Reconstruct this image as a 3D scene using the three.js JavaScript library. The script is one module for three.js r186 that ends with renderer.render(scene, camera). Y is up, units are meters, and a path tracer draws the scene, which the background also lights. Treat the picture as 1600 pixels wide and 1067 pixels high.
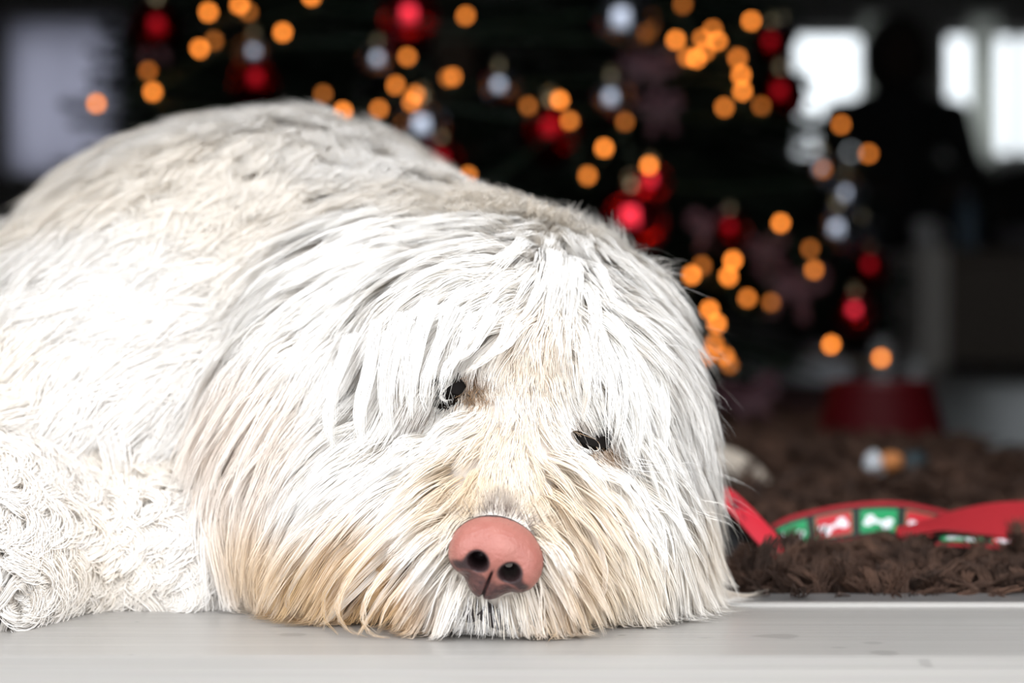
import * as THREE from 'three';
import { MarchingCubes } from 'three/addons/objects/MarchingCubes.js';
import { mergeGeometries, mergeVertices } from 'three/addons/utils/BufferGeometryUtils.js';
import { RoundedBoxGeometry } from 'three/addons/geometries/RoundedBoxGeometry.js';

// ---------------------------------------------------------------- camera, sky, exposure
const scene = new THREE.Scene();
const camera = new THREE.PerspectiveCamera(20.25, 1600 / 1067, 0.05, 60);
camera.position.set(0, 0.137, 0);
camera.rotation.x = -0.01122;
camera.focus = 0.845;
camera.userData.fStop = 4.7;
const renderer = new THREE.WebGLRenderer({ antialias: true });
renderer.toneMapping = THREE.LinearToneMapping;
renderer.toneMappingExposure = 1.0;
renderer.shadowMap.enabled = true;

// bright overcast daylight outside the open door and behind the far windows
{
  const w = 64, h = 32, data = new Float32Array(w * h * 4);
  for (let j = 0; j < h; j++) for (let i = 0; i < w; i++) {
    const up = Math.sin(((j + 0.5) / h - 0.5) * Math.PI), l = (1 + 1.6 * Math.max(0, up)) / 2.0, o = (j * w + i) * 4;
    data[o] = 0.97 * l; data[o + 1] = 1.0 * l; data[o + 2] = 1.05 * l; data[o + 3] = 1;
  }
  const sky = new THREE.DataTexture(data, w, h, THREE.RGBAFormat, THREE.FloatType);
  sky.mapping = THREE.EquirectangularReflectionMapping; sky.magFilter = THREE.LinearFilter; sky.needsUpdate = true;
  scene.background = sky; scene.environment = sky;
  scene.backgroundIntensity = 3.3; scene.environmentIntensity = 3.3;
}

// ---------------------------------------------------------------- helpers
let seed = 12345;
const rnd = () => { seed = (seed + 0x6d2b79f5) | 0; let t = Math.imul(seed ^ (seed >>> 15), 1 | seed); t = (t + Math.imul(t ^ (t >>> 7), 61 | t)) ^ t; return ((t ^ (t >>> 14)) >>> 0) / 4294967296; };
const rr = (a, b) => a + (b - a) * rnd();
const gauss = () => (rnd() + rnd() + rnd() - 1.5) * 0.816;
const clamp = (x, a, b) => Math.min(b, Math.max(a, x)), mix = (a, b, t) => a + (b - a) * t;
const smooth = (a, b, x) => { const t = clamp((x - a) / (b - a), 0, 1); return t * t * (3 - 2 * t); };
const V = (a) => new THREE.Vector3(a[0], a[1], a[2]);
const taken = {};
const numbered = (n) => { const k = taken[n] = (taken[n] ?? -1) + 1; return k ? n + '_' + String(k).padStart(3, '0') : n; };
function mat(r, g, b, rough = 0.8, extra = {}) {
  const m = new THREE.MeshPhysicalMaterial({ roughness: rough, ...extra }); m.color.setRGB(r, g, b); return m;
}
function lit(o) { o.castShadow = o.receiveShadow = true; return o; }
function part(name, geo, m, parent) { const o = lit(new THREE.Mesh(geo, m)); o.name = name; parent.add(o); return o; }
function thing(name, label, category, pos = [0, 0, 0], group) {
  const o = new THREE.Group(); o.name = numbered(name); o.position.set(...pos); o.userData = { label, category };
  if (group) o.userData.group = group;
  scene.add(o); return o;
}
function struct(name, geo, m, label, parent = scene) {
  const o = lit(new THREE.Mesh(geo, m)); o.name = name; parent.add(o);
  if (parent === scene) o.userData = { kind: 'structure', label, category: name.split('_')[0] };
  return o;
}
const box = (x0, x1, y0, y1, z0, z1) => { const g = new THREE.BoxGeometry(x1 - x0, y1 - y0, z1 - z0); g.translate((x0 + x1) / 2, (y0 + y1) / 2, (z0 + z1) / 2); return g; };
const rbox = (x0, x1, y0, y1, z0, z1, r) => { const g = new RoundedBoxGeometry(x1 - x0, y1 - y0, z1 - z0, 3, r); g.translate((x0 + x1) / 2, (y0 + y1) / 2, (z0 + z1) / 2); return g; };
const tube = (pts, r, seg = 24, sides = 8) => new THREE.TubeGeometry(new THREE.CatmullRomCurve3(pts.map(V)), seg, r, sides);
const merged = (list) => mergeGeometries(list.map((g) => { const q = g.index ? g.toNonIndexed() : g; for (const k of Object.keys(q.attributes)) if (!['position', 'normal', 'uv'].includes(k)) q.deleteAttribute(k); return q; }));
// value noise
const hash3 = (x, y, z) => { let h = Math.imul(x, 374761393) ^ Math.imul(y, 668265263) ^ Math.imul(z, 2147483647 - 1274126177); h = Math.imul(h ^ (h >>> 13), 1274126177); return ((h ^ (h >>> 16)) >>> 0) / 4294967296; };
function noise(x, y, z) {
  const i = Math.floor(x), j = Math.floor(y), k = Math.floor(z); let u = x - i, v = y - j, w = z - k;
  u = u * u * (3 - 2 * u); v = v * v * (3 - 2 * v); w = w * w * (3 - 2 * w);
  const c = (a, b, d) => hash3(i + a, j + b, k + d);
  return mix(mix(mix(c(0, 0, 0), c(1, 0, 0), u), mix(c(0, 1, 0), c(1, 1, 0), u), v), mix(mix(c(0, 0, 1), c(1, 0, 1), u), mix(c(0, 1, 1), c(1, 1, 1), u), v), w) * 2 - 1;
}
function noiseTexture(w, h, fn, srgb = true) {
  const d = new Uint8Array(w * h * 4);
  for (let y = 0; y < h; y++) for (let x = 0; x < w; x++) { const c = fn(x / w, y / h), o = (y * w + x) * 4; d[o] = clamp(c[0], 0, 1) * 255; d[o + 1] = clamp(c[1], 0, 1) * 255; d[o + 2] = clamp(c[2], 0, 1) * 255; d[o + 3] = 255; }
  const t = new THREE.DataTexture(d, w, h); t.wrapS = t.wrapT = THREE.RepeatWrapping; t.magFilter = THREE.LinearFilter; t.needsUpdate = true;
  if (srgb) t.colorSpace = THREE.SRGBColorSpace; return t;
}
// a marching-cubes surface of a distance field inside a cube
function surface(sdf, cx, cy, cz, half, res, polys = 120000) {
  const mc = new MarchingCubes(res, new THREE.MeshBasicMaterial(), false, false, polys);
  mc.isolation = 0; let o = 0;
  for (let k = 0; k < res; k++) for (let j = 0; j < res; j++) for (let i = 0; i < res; i++, o++)
    mc.field[o] = -sdf(cx + (i - res / 2) / (res / 2) * half, cy + (j - res / 2) / (res / 2) * half, cz + (k - res / 2) / (res / 2) * half);
  mc.update();
  const n = mc.count, p = mc.positionArray.slice(0, n * 3);
  for (let i = 0; i < n * 3; i += 3) { p[i] = p[i] * half + cx; p[i + 1] = p[i + 1] * half + cy; p[i + 2] = p[i + 2] * half + cz; }
  let g = new THREE.BufferGeometry(); g.setAttribute('position', new THREE.BufferAttribute(p, 3));
  g = mergeVertices(g, 1e-6); g.computeVertexNormals();
  // make sure that normals look outwards
  const q = g.attributes.position, nn = g.attributes.normal; let s = 0;
  for (let i = 0; i < q.count; i += 37) { const e = half * 0.02; s += sdf(q.getX(i) + nn.getX(i) * e, q.getY(i) + nn.getY(i) * e, q.getZ(i) + nn.getZ(i) * e) > 0 ? 1 : -1; }
  if (s < 0) { const ix = g.index.array; for (let i = 0; i < ix.length; i += 3) { const t = ix[i]; ix[i] = ix[i + 1]; ix[i + 1] = t; } g.computeVertexNormals(); }
  return g;
}
// tapered capsule and ellipsoid distances, joined by a smooth minimum
function capsule(a, ra, b, rb) {
  const bx = b[0] - a[0], by = b[1] - a[1], bz = b[2] - a[2], l2 = bx * bx + by * by + bz * bz;
  return (x, y, z) => { const px = x - a[0], py = y - a[1], pz = z - a[2], t = clamp((px * bx + py * by + pz * bz) / l2, 0, 1); return Math.hypot(px - bx * t, py - by * t, pz - bz * t) - mix(ra, rb, t); };
}
function ellipsoid(c, r) {
  const m = Math.min(...r);
  return (x, y, z) => { const px = (x - c[0]) / r[0], py = (y - c[1]) / r[1], pz = (z - c[2]) / r[2], l = Math.hypot(px, py, pz), g = Math.hypot(px / r[0], py / r[1], pz / r[2]); return g > 1e-9 ? l * (l - 1) / g : -m; };
}
const smin = (a, b, k) => { const h = Math.max(k - Math.abs(a - b), 0) / k; return Math.min(a, b) - h * h * k * 0.25; };
const joined = (list, k) => (x, y, z) => { let d = list[0](x, y, z); for (let i = 1; i < list.length; i++) d = smin(d, list[i](x, y, z), k); return d; };
const gradient = (f, x, y, z, e = 0.0015) => { const gx = f(x + e, y, z) - f(x - e, y, z), gy = f(x, y + e, z) - f(x, y - e, z), gz = f(x, y, z + e) - f(x, y, z - e), l = Math.hypot(gx, gy, gz) || 1; return [gx / l, gy / l, gz / l]; };

// ---------------------------------------------------------------- the setting
{
  const floorTex = noiseTexture(256, 256, (u, v) => { const n = 0.5 + 0.12 * noise(u * 40, v * 6, 1) + 0.1 * noise(u * 9, v * 9, 4); return [n * 0.94, n * 0.97, n]; });
  floorTex.repeat.set(3, 4);
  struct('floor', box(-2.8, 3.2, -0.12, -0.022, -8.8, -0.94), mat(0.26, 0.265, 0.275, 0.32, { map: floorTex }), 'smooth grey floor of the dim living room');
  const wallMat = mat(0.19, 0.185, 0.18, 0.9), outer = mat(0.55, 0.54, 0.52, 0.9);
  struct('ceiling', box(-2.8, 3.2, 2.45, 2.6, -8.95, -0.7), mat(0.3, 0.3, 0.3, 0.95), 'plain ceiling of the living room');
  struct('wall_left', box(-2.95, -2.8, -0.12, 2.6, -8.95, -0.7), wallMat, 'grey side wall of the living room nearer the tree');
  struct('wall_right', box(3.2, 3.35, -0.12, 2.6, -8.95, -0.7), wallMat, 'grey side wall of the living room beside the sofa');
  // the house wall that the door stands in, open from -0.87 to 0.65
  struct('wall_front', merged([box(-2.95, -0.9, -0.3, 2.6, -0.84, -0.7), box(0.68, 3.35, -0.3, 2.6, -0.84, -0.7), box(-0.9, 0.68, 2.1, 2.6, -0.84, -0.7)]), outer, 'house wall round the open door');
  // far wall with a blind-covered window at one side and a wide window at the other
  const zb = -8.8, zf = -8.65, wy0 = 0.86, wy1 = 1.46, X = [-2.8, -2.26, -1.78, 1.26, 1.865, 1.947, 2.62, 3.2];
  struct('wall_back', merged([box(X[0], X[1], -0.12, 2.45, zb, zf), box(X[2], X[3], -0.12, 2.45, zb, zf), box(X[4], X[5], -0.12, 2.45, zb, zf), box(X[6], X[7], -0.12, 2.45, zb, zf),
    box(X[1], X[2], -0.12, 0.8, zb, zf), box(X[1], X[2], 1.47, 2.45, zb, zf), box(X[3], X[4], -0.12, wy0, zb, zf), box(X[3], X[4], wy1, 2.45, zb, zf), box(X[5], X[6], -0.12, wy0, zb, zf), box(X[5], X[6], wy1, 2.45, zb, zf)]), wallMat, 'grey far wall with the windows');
  const frame = mat(0.62, 0.62, 0.6, 0.5), pane = mat(0.95, 0.97, 0.97, 0.02, { transmission: 1, thickness: 0, ior: 1.45 });
  const win = (name, x0, x1, y0, y1, posts, label) => {
    const g = new THREE.Group(); g.name = name; g.userData = { kind: 'structure', label, category: 'window' }; scene.add(g);
    const t = 0.035, z0 = zb + 0.05, z1 = zb + 0.1, xs = [x0, ...posts, x1];
    part('window_frame', merged([box(x0, x1, y0, y0 + t, z0, z1), box(x0, x1, y1 - t, y1, z0, z1), box(x0, x0 + t, y0, y1, z0, z1), box(x1 - t, x1, y0, y1, z0, z1)]), frame, g);
    for (const x of posts) part('mullion', box(x - t / 2, x + t / 2, y0 + t, y1 - t, z0, z1), frame, g);
    for (let i = 0; i + 1 < xs.length; i++) part('pane', box(xs[i] + t / 2, xs[i + 1] - t / 2, y0 + t, y1 - t, z0 + 0.02, z0 + 0.024), pane, g);
    part('window_sill', rbox(x0 - 0.03, x1 + 0.03, y0 - 0.03, y0 - 0.001, zb + 0.02, zf + 0.08, 0.006), frame, g);
    return g;
  };
  win('window_1', X[1], X[2], 0.8, 1.47, [-2.02], 'small window behind a drawn grey blind');
  win('window_2', X[3], X[4], wy0, wy1, [1.6], 'bright window behind the dark seated person');
  win('window_3', X[5], X[6], wy0, wy1, [2.3], 'bright window over the dark sofa');

  // the door sill that the dog rests its chin on
  const specks = Array.from({ length: 46 }, () => [rnd(), rnd(), rr(0.0006, 0.0014), rr(0.15, 0.45)]);
  const sillTex = noiseTexture(1024, 512, (u, v) => {
    const streak = 0.02 * noise(u * 6, v * 160, 3) + 0.016 * noise(u * 14, v * 420, 9), patch = 0.03 * noise(u * 5, v * 4, 7);
    let s = 0.86 + streak + patch;
    for (const [a, b, c, w] of specks) { const e = Math.hypot((u - a) * 1.4, (v - b) * 0.45); if (e < c) s -= w; }
    const scuff = noise(u * 26, v * 18, 33) + 0.5 * noise(u * 90, v * 40, 5); if (scuff > 0.95) s -= 0.08;
    return [s, s * 0.985, s * 0.965];
  });
  const bump = noiseTexture(512, 512, (u, v) => { const n = 0.5 + 0.25 * noise(u * 5, v * 230, 2) + 0.2 * noise(u * 20, v * 400, 8); return [n, n, n]; }, false);
  // profile of the sill: z (towards the room is negative) and y
  const prof = [[-0.918, -0.03], [-0.918, 0.0012], [-0.9172, 0.0018], [-0.9135, 0.0018], [-0.9125, 0.0012], [-0.9118, 0.0], [-0.781, 0], [-0.777, -0.0006], [-0.767, -0.0034], [-0.72, -0.0215], [-0.69, -0.030], [-0.665, -0.036], [-0.65, -0.045], [-0.645, -0.055], [-0.645, -0.15], [-0.918, -0.15]];
  const sh = new THREE.Shape(prof.map(([z, y]) => new THREE.Vector2(z, y)));
  const sg = new THREE.ExtrudeGeometry(sh, { depth: 1.58, bevelEnabled: false, curveSegments: 1 });
  sg.rotateY(-Math.PI / 2); // shape x becomes z, depth runs along -x
  sg.translate(0.68, 0, 0);
  { const p = sg.attributes.position, uv = sg.attributes.uv; for (let i = 0; i < p.count; i++) uv.setXY(i, p.getX(i) / 1.6 + 0.56, (p.getZ(i) + p.getY(i)) / 0.45); sg.computeVertexNormals(); }
  const sill = struct('trim_1', sg, mat(0.50, 0.49, 0.475, 0.36, { map: sillTex, bumpMap: bump, bumpScale: 0.00025, specularIntensity: 0.8 }), 'worn off-white metal door sill under the dog');
  sill.userData.category = 'door sill';
  struct('trim_3', rbox(-0.9, 0.68, -0.03, 0.0014, -0.948, -0.9182, 0.001), mat(0.5, 0.49, 0.48, 0.35, { metalness: 0.8 }), 'grey metal strip between the sill and the rug').userData.category = 'metal strip';
  const jamb = mat(0.7, 0.69, 0.67, 0.5);
  struct('trim_2', merged([rbox(-0.9, -0.865, 0, 2.1, -0.85, -0.69, 0.004), rbox(0.645, 0.68, 0, 2.1, -0.85, -0.69, 0.004), rbox(-0.9, 0.68, 2.065, 2.1, -0.85, -0.69, 0.004)]), jamb, 'painted frame of the open door').userData.category = 'door frame';
  struct('patio', box(-6, 6, -0.4, -0.16, -0.7, 9), mat(0.42, 0.41, 0.39, 0.9), 'pale concrete patio outside the door').userData.category = 'patio';
}
// ---------------------------------------------------------------- the dog
const dog = thing('dog', 'large shaggy cream-white dog lying with its chin on the door sill', 'dog');
const headPrims = [
  ellipsoid([-0.0047, 0.1085, -0.9447], [0.066, 0.064, 0.068]),                               // skull
  capsule([-0.0258, 0.1279, -0.905], 0.031, [0.0364, 0.1082, -0.9047], 0.031),                         // brow
  capsule([0, 0.0804, -0.8894], 0.043, [-0.0056, 0.0354, -0.8369], 0.027),                          // muzzle
  capsule([-0.003, 0.017, -0.8837], 0.026, [-0.01, 0.0118, -0.8486], 0.017),                          // lower jaw
  ellipsoid([-0.0478, 0.0504, -0.8911], [0.046, 0.044, 0.04]), ellipsoid([0.0358, 0.0444, -0.891], [0.039, 0.042, 0.038]), // cheeks
];
const earPrims = [
  capsule([-0.0707, 0.1434, -0.9601], 0.034, [-0.1033, 0.0932, -0.9346], 0.028), capsule([-0.1033, 0.0932, -0.9346], 0.028, [-0.1048, 0.0477, -0.9191], 0.024),
  capsule([0.0482, 0.1274, -0.96], 0.030, [0.0626, 0.0775, -0.9344], 0.020), capsule([0.0626, 0.0775, -0.9344], 0.020, [0.0682, 0.0317, -0.9239], 0.018),
];
const bodyPrims = [
  ellipsoid([-0.1594, 0.1091, -1.1898], [0.16, 0.137, 0.18]),                                 // chest
  ellipsoid([-0.3735, 0.0846, -1.3595], [0.17, 0.105, 0.16]),                                 // hips
  capsule([-0.1179, 0.1149, -1.0998], 0.12, [-0.0201, 0.1075, -0.9997], 0.078),                            // neck
  ellipsoid([-0.2186, 0.0833, -1.0695], [0.11, 0.095, 0.1]),                                  // shoulder
  capsule([-0.1758, 0.0365, -0.9989], 0.042, [-0.1702, 0.0145, -0.9487], 0.034), capsule([-0.1915, 0.0104, -0.9436], 0.026, [-0.148, 0.0111, -0.9386], 0.028),   // paw beside the head
  capsule([-0.2767, 0.055, -1.0191], 0.068, [-0.256, 0.0182, -0.9087], 0.042), capsule([-0.256, 0.0182, -0.9087], 0.042, [-0.25, 0.0097, -0.8666], 0.034),     // leg at the edge of the sill
];
const headField = joined([...headPrims, ...earPrims], 0.022), bodyField = joined(bodyPrims, 0.035);
const dogField = (x, y, z) => Math.max(smin(headField(x, y, z), bodyField(x, y, z), 0.03), 0.004 - y);
const eyeAt = [[-0.0273, 0.1044, -0.8677], [0.0336, 0.0813, -0.8654]], noseAt = [-0.0068, 0.0369, -0.8109];
const eyeSpots = [[[-0.026, 0.1053, -0.8447], 0.0072, 0.0030, 0.5], [[0.0325, 0.0832, -0.8444], 0.0078, 0.0032, -0.5]];
const roll = -0.34, cr = Math.cos(roll), sr = Math.sin(roll);
// skin: one continuous surface
{
  part('body', surface(dogField, -0.09, 0.13, -1.14, 0.42, 112), mat(0.85, 0.77, 0.69, 0.85), dog);
}
// the black edge of the mouth below the nose
{
  const snap = (p, h) => { let [x, y, z] = p; for (let k = 0; k < 5; k++) { const f = dogField(x, y, z) - h, e = gradient(dogField, x, y, z); x -= e[0] * f; y -= e[1] * f; z -= e[2] * f; } return [x, Math.max(y, 0.005), z]; };
  const lipMat = mat(0.03, 0.022, 0.024, 0.4);
  for (const line of [[[-0.0132, 0.0162, -0.8187], [-0.0171, 0.0118, -0.8206], [-0.0277, 0.0092, -0.8246], [-0.0404, 0.0061, -0.8306], [-0.0506, 0.0025, -0.8385]], [[-0.0132, 0.0162, -0.8187], [-0.0077, 0.0104, -0.8206], [0.0014, 0.0056, -0.8246], [0.0112, 0.0018, -0.8325]]]) part('lip', tube(line.map((p) => snap(p, 0.0024)), 0.0042, 30, 10), lipMat, dog).userData.label = 'black edge of the mouth';
}
// eyes: dark glossy balls behind heavy black lids
for (const e of eyeAt) {
  const eye = part('eye', new THREE.SphereGeometry(0.0122, 32, 24), mat(0.006, 0.004, 0.003, 0.15, { specularIntensity: 0.12 }), dog);
  eye.position.set(e[0], e[1], e[2] - 0.001);
  eye.userData.label = 'dark brown half-hidden eye';
  const lid = new THREE.SphereGeometry(0.0131, 32, 16, 0, Math.PI * 2, 0, Math.PI * 0.40); lid.rotateX(0.3);
  const low = new THREE.SphereGeometry(0.0131, 32, 16, 0, Math.PI * 2, Math.PI * 0.68, Math.PI * 0.32);
  const o = part('eyelid', merged([lid, low]), mat(0.01, 0.008, 0.007, 0.6, { side: THREE.DoubleSide, specularIntensity: 0.2 }), eye);
  o.rotation.z = roll;
}
// nose: pink leather, dark round the nostrils and below
{
  // field in the nose's own axes: x across, y up, z forwards
  const lump = joined([ellipsoid([0, 0.0035, 0], [0.0186, 0.0132, 0.0172]), ellipsoid([-0.0118, -0.0012, 0.003], [0.0084, 0.0098, 0.0128]), ellipsoid([0.0118, -0.0012, 0.003], [0.0084, 0.0098, 0.0128]),
    ellipsoid([0, -0.0095, 0.0015], [0.0094, 0.0092, 0.0118]), ellipsoid([0, 0.002, 0.004], [0.007, 0.010, 0.0142])], 0.005);
  const hole = (s) => { const a = capsule([s * 0.0078, -0.0022, 0.024], 0.0050, [s * 0.0064, -0.001, 0.003], 0.003), b = capsule([s * 0.0092, -0.0062, 0.020], 0.0030, [s * 0.0200, -0.0098, 0.0125], 0.0036); return (x, y, z) => smin(a(x, y, z), b(x, y, z), 0.003); };
  const h1 = hole(-1), h2 = hole(1);
  const smax = (a, b, k) => -smin(-a, -b, k);
  const nose = (x, y, z) => { let d = lump(x, y, z) + 0.00012 * noise(x * 900, y * 900, z * 900) + 0.0019 * Math.exp(-(x * x) / (0.0007 * 0.0007)) * smooth(-0.001, -0.006, y); d = smax(d, -h1(x, y, z), 0.0022); return smax(d, -h2(x, y, z), 0.0022); };
  const g = surface(nose, 0, -0.002, 0, 0.024, 104, 160000), p = g.attributes.position, c = new Float32Array(p.count * 3);
  for (let i = 0; i < p.count; i++) {
    const x = p.getX(i), y = p.getY(i), z = p.getZ(i), n = noise(x * 220, y * 220, z * 220), m = noise(x * 700, y * 700, z * 700);
    // pigment: dark inside the nostrils, along the slit, the lower lip of the leather and its hairy rim
    const inside = Math.min(h1(x, y, z), h2(x, y, z));
    let k = smooth(0.0016, 0.0003, inside - 0.0003) * 0.97;
    k = Math.max(k, smooth(-0.0036, -0.0092, y + n * 0.0032 + m * 0.0012) * (0.84 + 0.12 * m));
    k = Math.max(k, smooth(0.0042, 0.0022, z + n * 0.0016 + Math.max(0, y) * 0.18));
    k = Math.max(k, smooth(0.0009, 0.0004, Math.abs(x) + n * 0.0002) * smooth(-0.001, -0.005, y) * 0.97);
    if (m > 0.86 && n > 0.1) k = Math.max(k, 0.35);
    const a = [0.39 + 0.03 * n, 0.148 + 0.022 * n, 0.116 + 0.018 * n], b = [0.035, 0.022, 0.024];
    for (let q = 0; q < 3; q++) c[i * 3 + q] = mix(a[q], b[q], k);
  }
  g.setAttribute('color', new THREE.BufferAttribute(c, 3));
  const pores = noiseTexture(256, 256, (u, v) => { const n = 0.5 + 0.5 * noise(u * 90, v * 90, 3); return [n, n, n]; }, false);
  const uv = new Float32Array(p.count * 2); for (let i = 0; i < p.count; i++) { uv[i * 2] = p.getX(i) / 0.04; uv[i * 2 + 1] = p.getY(i) / 0.04; }
  g.setAttribute('uv', new THREE.BufferAttribute(uv, 2));
  const o = part('nose', g, mat(1, 1, 1, 0.36, { vertexColors: true, bumpMap: pores, bumpScale: 0.00012, specularIntensity: 0.8 }), dog);
  o.position.set(...noseAt); o.rotation.set(0.10, -0.02, roll); o.userData.label = 'pink leathery nose with a dark underside';
}
console.log('skin done');

// which way the hair lies: place, direction (x right, y up, z towards the viewer), length, how far it stands off
const lie = [
  // crown and forehead
  [[0.0206, 0.1591, -0.8803], [-0.15, -0.9, 0.5], 0.042, 0.1], [[0.029, 0.1781, -0.9105], [0.15, -0.6, 0.6], 0.042, 0.12], [[0.0252, 0.1905, -0.9407], [0.1, 0, 0.7], 0.04, 0.2], [[0.0533, 0.1644, -0.9104], [0.7, -0.55, 0.3], 0.04, 0.15], [[0, 0.1837, -0.9306], [-0.8, -0.1, 0.3], 0.036, 0.25],
  [[-0.006, 0.1579, -0.8903], [-0.95, -0.25, 0.2], 0.045, 0.2], [[-0.0346, 0.1685, -0.9404], [-1, 0.1, 0.2], 0.045, 0.25], [[-0.0567, 0.159, -0.9403], [-1, -0.25, 0.2], 0.05, 0.2], [[0, 0.137, -0.8751], [-0.85, -0.55, 0.3], 0.045, 0.2],
  [[-0.0298, 0.137, -0.8901], [-0.85, -0.6, 0.2], 0.05, 0.18], [[-0.061, 0.134, -0.91], [-0.7, -0.8, 0.2], 0.055, 0.15], [[-0.0792, 0.1126, -0.9098], [-0.4, -1, 0.1], 0.055, 0.15], [[-0.0663, 0.0948, -0.8996], [-0.12, -1, 0.1], 0.05, 0.2],
  [[-0.0413, 0.1223, -0.8799], [-0.3, -1, 0.35], 0.048, 0.3], [[-0.0469, 0.1106, -0.8748], [0.05, -1, 0.25], 0.042, 0.3], [[-0.0234, 0.1238, -0.8749], [-0.55, -0.75, 0.35], 0.026, 0.25],
  [[-0.0029, 0.121, -0.8699], [-0.3, -0.7, 0.3], 0.018, 0.15], [[-0.011, 0.111, -0.8628], [0.2, -0.8, 0.3], 0.008, 0.15], [[0.0146, 0.1195, -0.8699], [0.15, -1, 0.3], 0.02, 0.15], [[0.0233, 0.105, -0.8697], [0.35, -0.9, 0.2], 0.022, 0.12], [[0.0383, 0.1193, -0.8799], [0.5, -0.9, 0.2], 0.045, 0.2],
  [[0.0417, 0.1459, -0.8902], [0.75, -0.5, 0.2], 0.045, 0.25], [[0.061, 0.1431, -0.9101], [0.6, -0.9, 0.1], 0.036, 0.2], [[0.0537, 0.1102, -0.8898], [0.25, -1, 0.1], 0.05, 0.18], [[0.0747, 0.1152, -0.9298], [0.3, -1, 0], 0.04, 0.15],
  [[0.0501, 0.0928, -0.8796], [0.12, -1, 0.1], 0.045, 0.2], [[0.0801, 0.0815, -0.9194], [0.08, -1, 0], 0.05, 0.12],
  // round the eyes
  [[-0.0167, 0.1064, -0.8617], [0.5, -0.6, 0.3], 0.007, 0.2], [[-0.023, 0.0967, -0.8596], [-0.5, -0.6, 0.3], 0.009, 0.15], [[-0.0436, 0.0919, -0.8675], [-0.4, -0.8, 0.2], 0.012, 0.12], [[0.0303, 0.0894, -0.8615], [0.6, -0.5, 0.3], 0.008, 0.15], [[0.0435, 0.0761, -0.8654], [0.5, -1, 0.1], 0.012, 0.1], [[0.0244, 0.0795, -0.8574], [0.7, -0.5, 0.2], 0.008, 0.1],
  // bridge and cheeks
  [[-0.0014, 0.1022, -0.8647], [-0.1, -0.6, 0.5], 0.016, 0.15], [[0, 0.0858, -0.8495], [-0.2, -0.6, 0.5], 0.012, 0.12], [[0.0042, 0.0699, -0.8343], [0.2, -0.8, 0.4], 0.011, 0.1], [[-0.0027, 0.0587, -0.8192], [0, -0.7, 0.5], 0.008, 0.15],
  [[-0.02, 0.0912, -0.8545], [-0.9, -0.25, 0.3], 0.024, 0.15], [[-0.0313, 0.0744, -0.8494], [-1, -0.45, 0.2], 0.035, 0.15], [[-0.0554, 0.0787, -0.8694], [-0.9, -0.5, 0.1], 0.045, 0.15], [[-0.0703, 0.0608, -0.8742], [-0.75, -0.75, 0.1], 0.055, 0.15],
  [[-0.0458, 0.054, -0.8541], [-0.95, -0.6, 0.15], 0.052, 0.15], [[-0.0924, 0.0476, -0.8891], [-0.4, -1, 0.05], 0.06, 0.12], [[-0.082, 0.0257, -0.8738], [-0.35, -1, 0.1], 0.062, 0.15], [[-0.0573, 0.0282, -0.8538], [-0.65, -0.9, 0.15], 0.06, 0.15],
  [[-0.0308, 0.0447, -0.834], [-0.95, -0.55, 0.2], 0.035, 0.12], [[-0.0336, 0.0252, -0.8338], [-0.7, -0.85, 0.2], 0.036, 0.12], [[-0.0687, 0.0053, -0.8536], [-0.1, -1, 0.1], 0.05, 0.12], [[-0.045, 0.0076, -0.8386], [-0.55, -0.8, 0.2], 0.04, 0.12],
  [[-0.025, 0.0119, -0.8286], [-0.5, -1, 0.2], 0.014, 0.12], [[-0.0055, 0.0099, -0.8236], [0.1, -1, 0.2], 0.013, 0.12],
  [[0.0198, 0.0776, -0.8444], [0.8, -0.6, 0.2], 0.03, 0.12], [[0.0224, 0.0559, -0.8341], [0.7, -0.85, 0.2], 0.04, 0.12], [[0.0432, 0.0621, -0.8592], [0.5, -1, 0.1], 0.052, 0.15], [[0.037, 0.0374, -0.8489], [0.4, -1, 0.15], 0.055, 0.15],
  [[0.0195, 0.0314, -0.8289], [0.45, -1, 0.15], 0.04, 0.12], [[0.0224, 0.0112, -0.8336], [0.1, -1, 0.15], 0.045, 0.12], [[0.0554, 0.0321, -0.8689], [0.15, -1, 0.1], 0.06, 0.15], [[0.049, 0.0103, -0.8586], [0, -1, 0.1], 0.05, 0.15], [[0.0686, 0.0535, -0.8891], [0.15, -1, 0.05], 0.06, 0.15],
  // ears
  [[-0.0872, 0.1432, -0.9301], [-0.9, -0.6, 0.1], 0.05, 0.15], [[-0.1109, 0.1124, -0.9198], [-0.7, -0.9, 0], 0.06, 0.12], [[-0.1256, 0.088, -0.9145], [-0.35, -1, 0], 0.07, 0.12], [[-0.131, 0.0578, -0.9092], [0.3, -1, 0], 0.07, 0.08], [[-0.1212, 0.034, -0.9039], [0.7, -1, 0.05], 0.045, 0.08],
  [[-0.1055, 0.0707, -0.8993], [-0.3, -1, 0.05], 0.07, 0.1],
  [[0.0762, 0.0486, -0.9091], [0.12, -1, 0], 0.06, 0.12], [[0.0849, 0.0218, -0.9038], [0.4, -1, 0.05], 0.05, 0.12], [[0.0659, 0.0231, -0.8938], [0.05, -1, 0.1], 0.06, 0.15],
].map(([p, d, l, s]) => { const n = Math.hypot(...d); return { x: p[0], y: p[1], z: p[2], dx: d[0] / n, dy: d[1] / n, dz: d[2] / n, l, s }; });
const lieOut = { dx: 0, dy: 0, dz: 0, l: 0, s: 0 };
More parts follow.
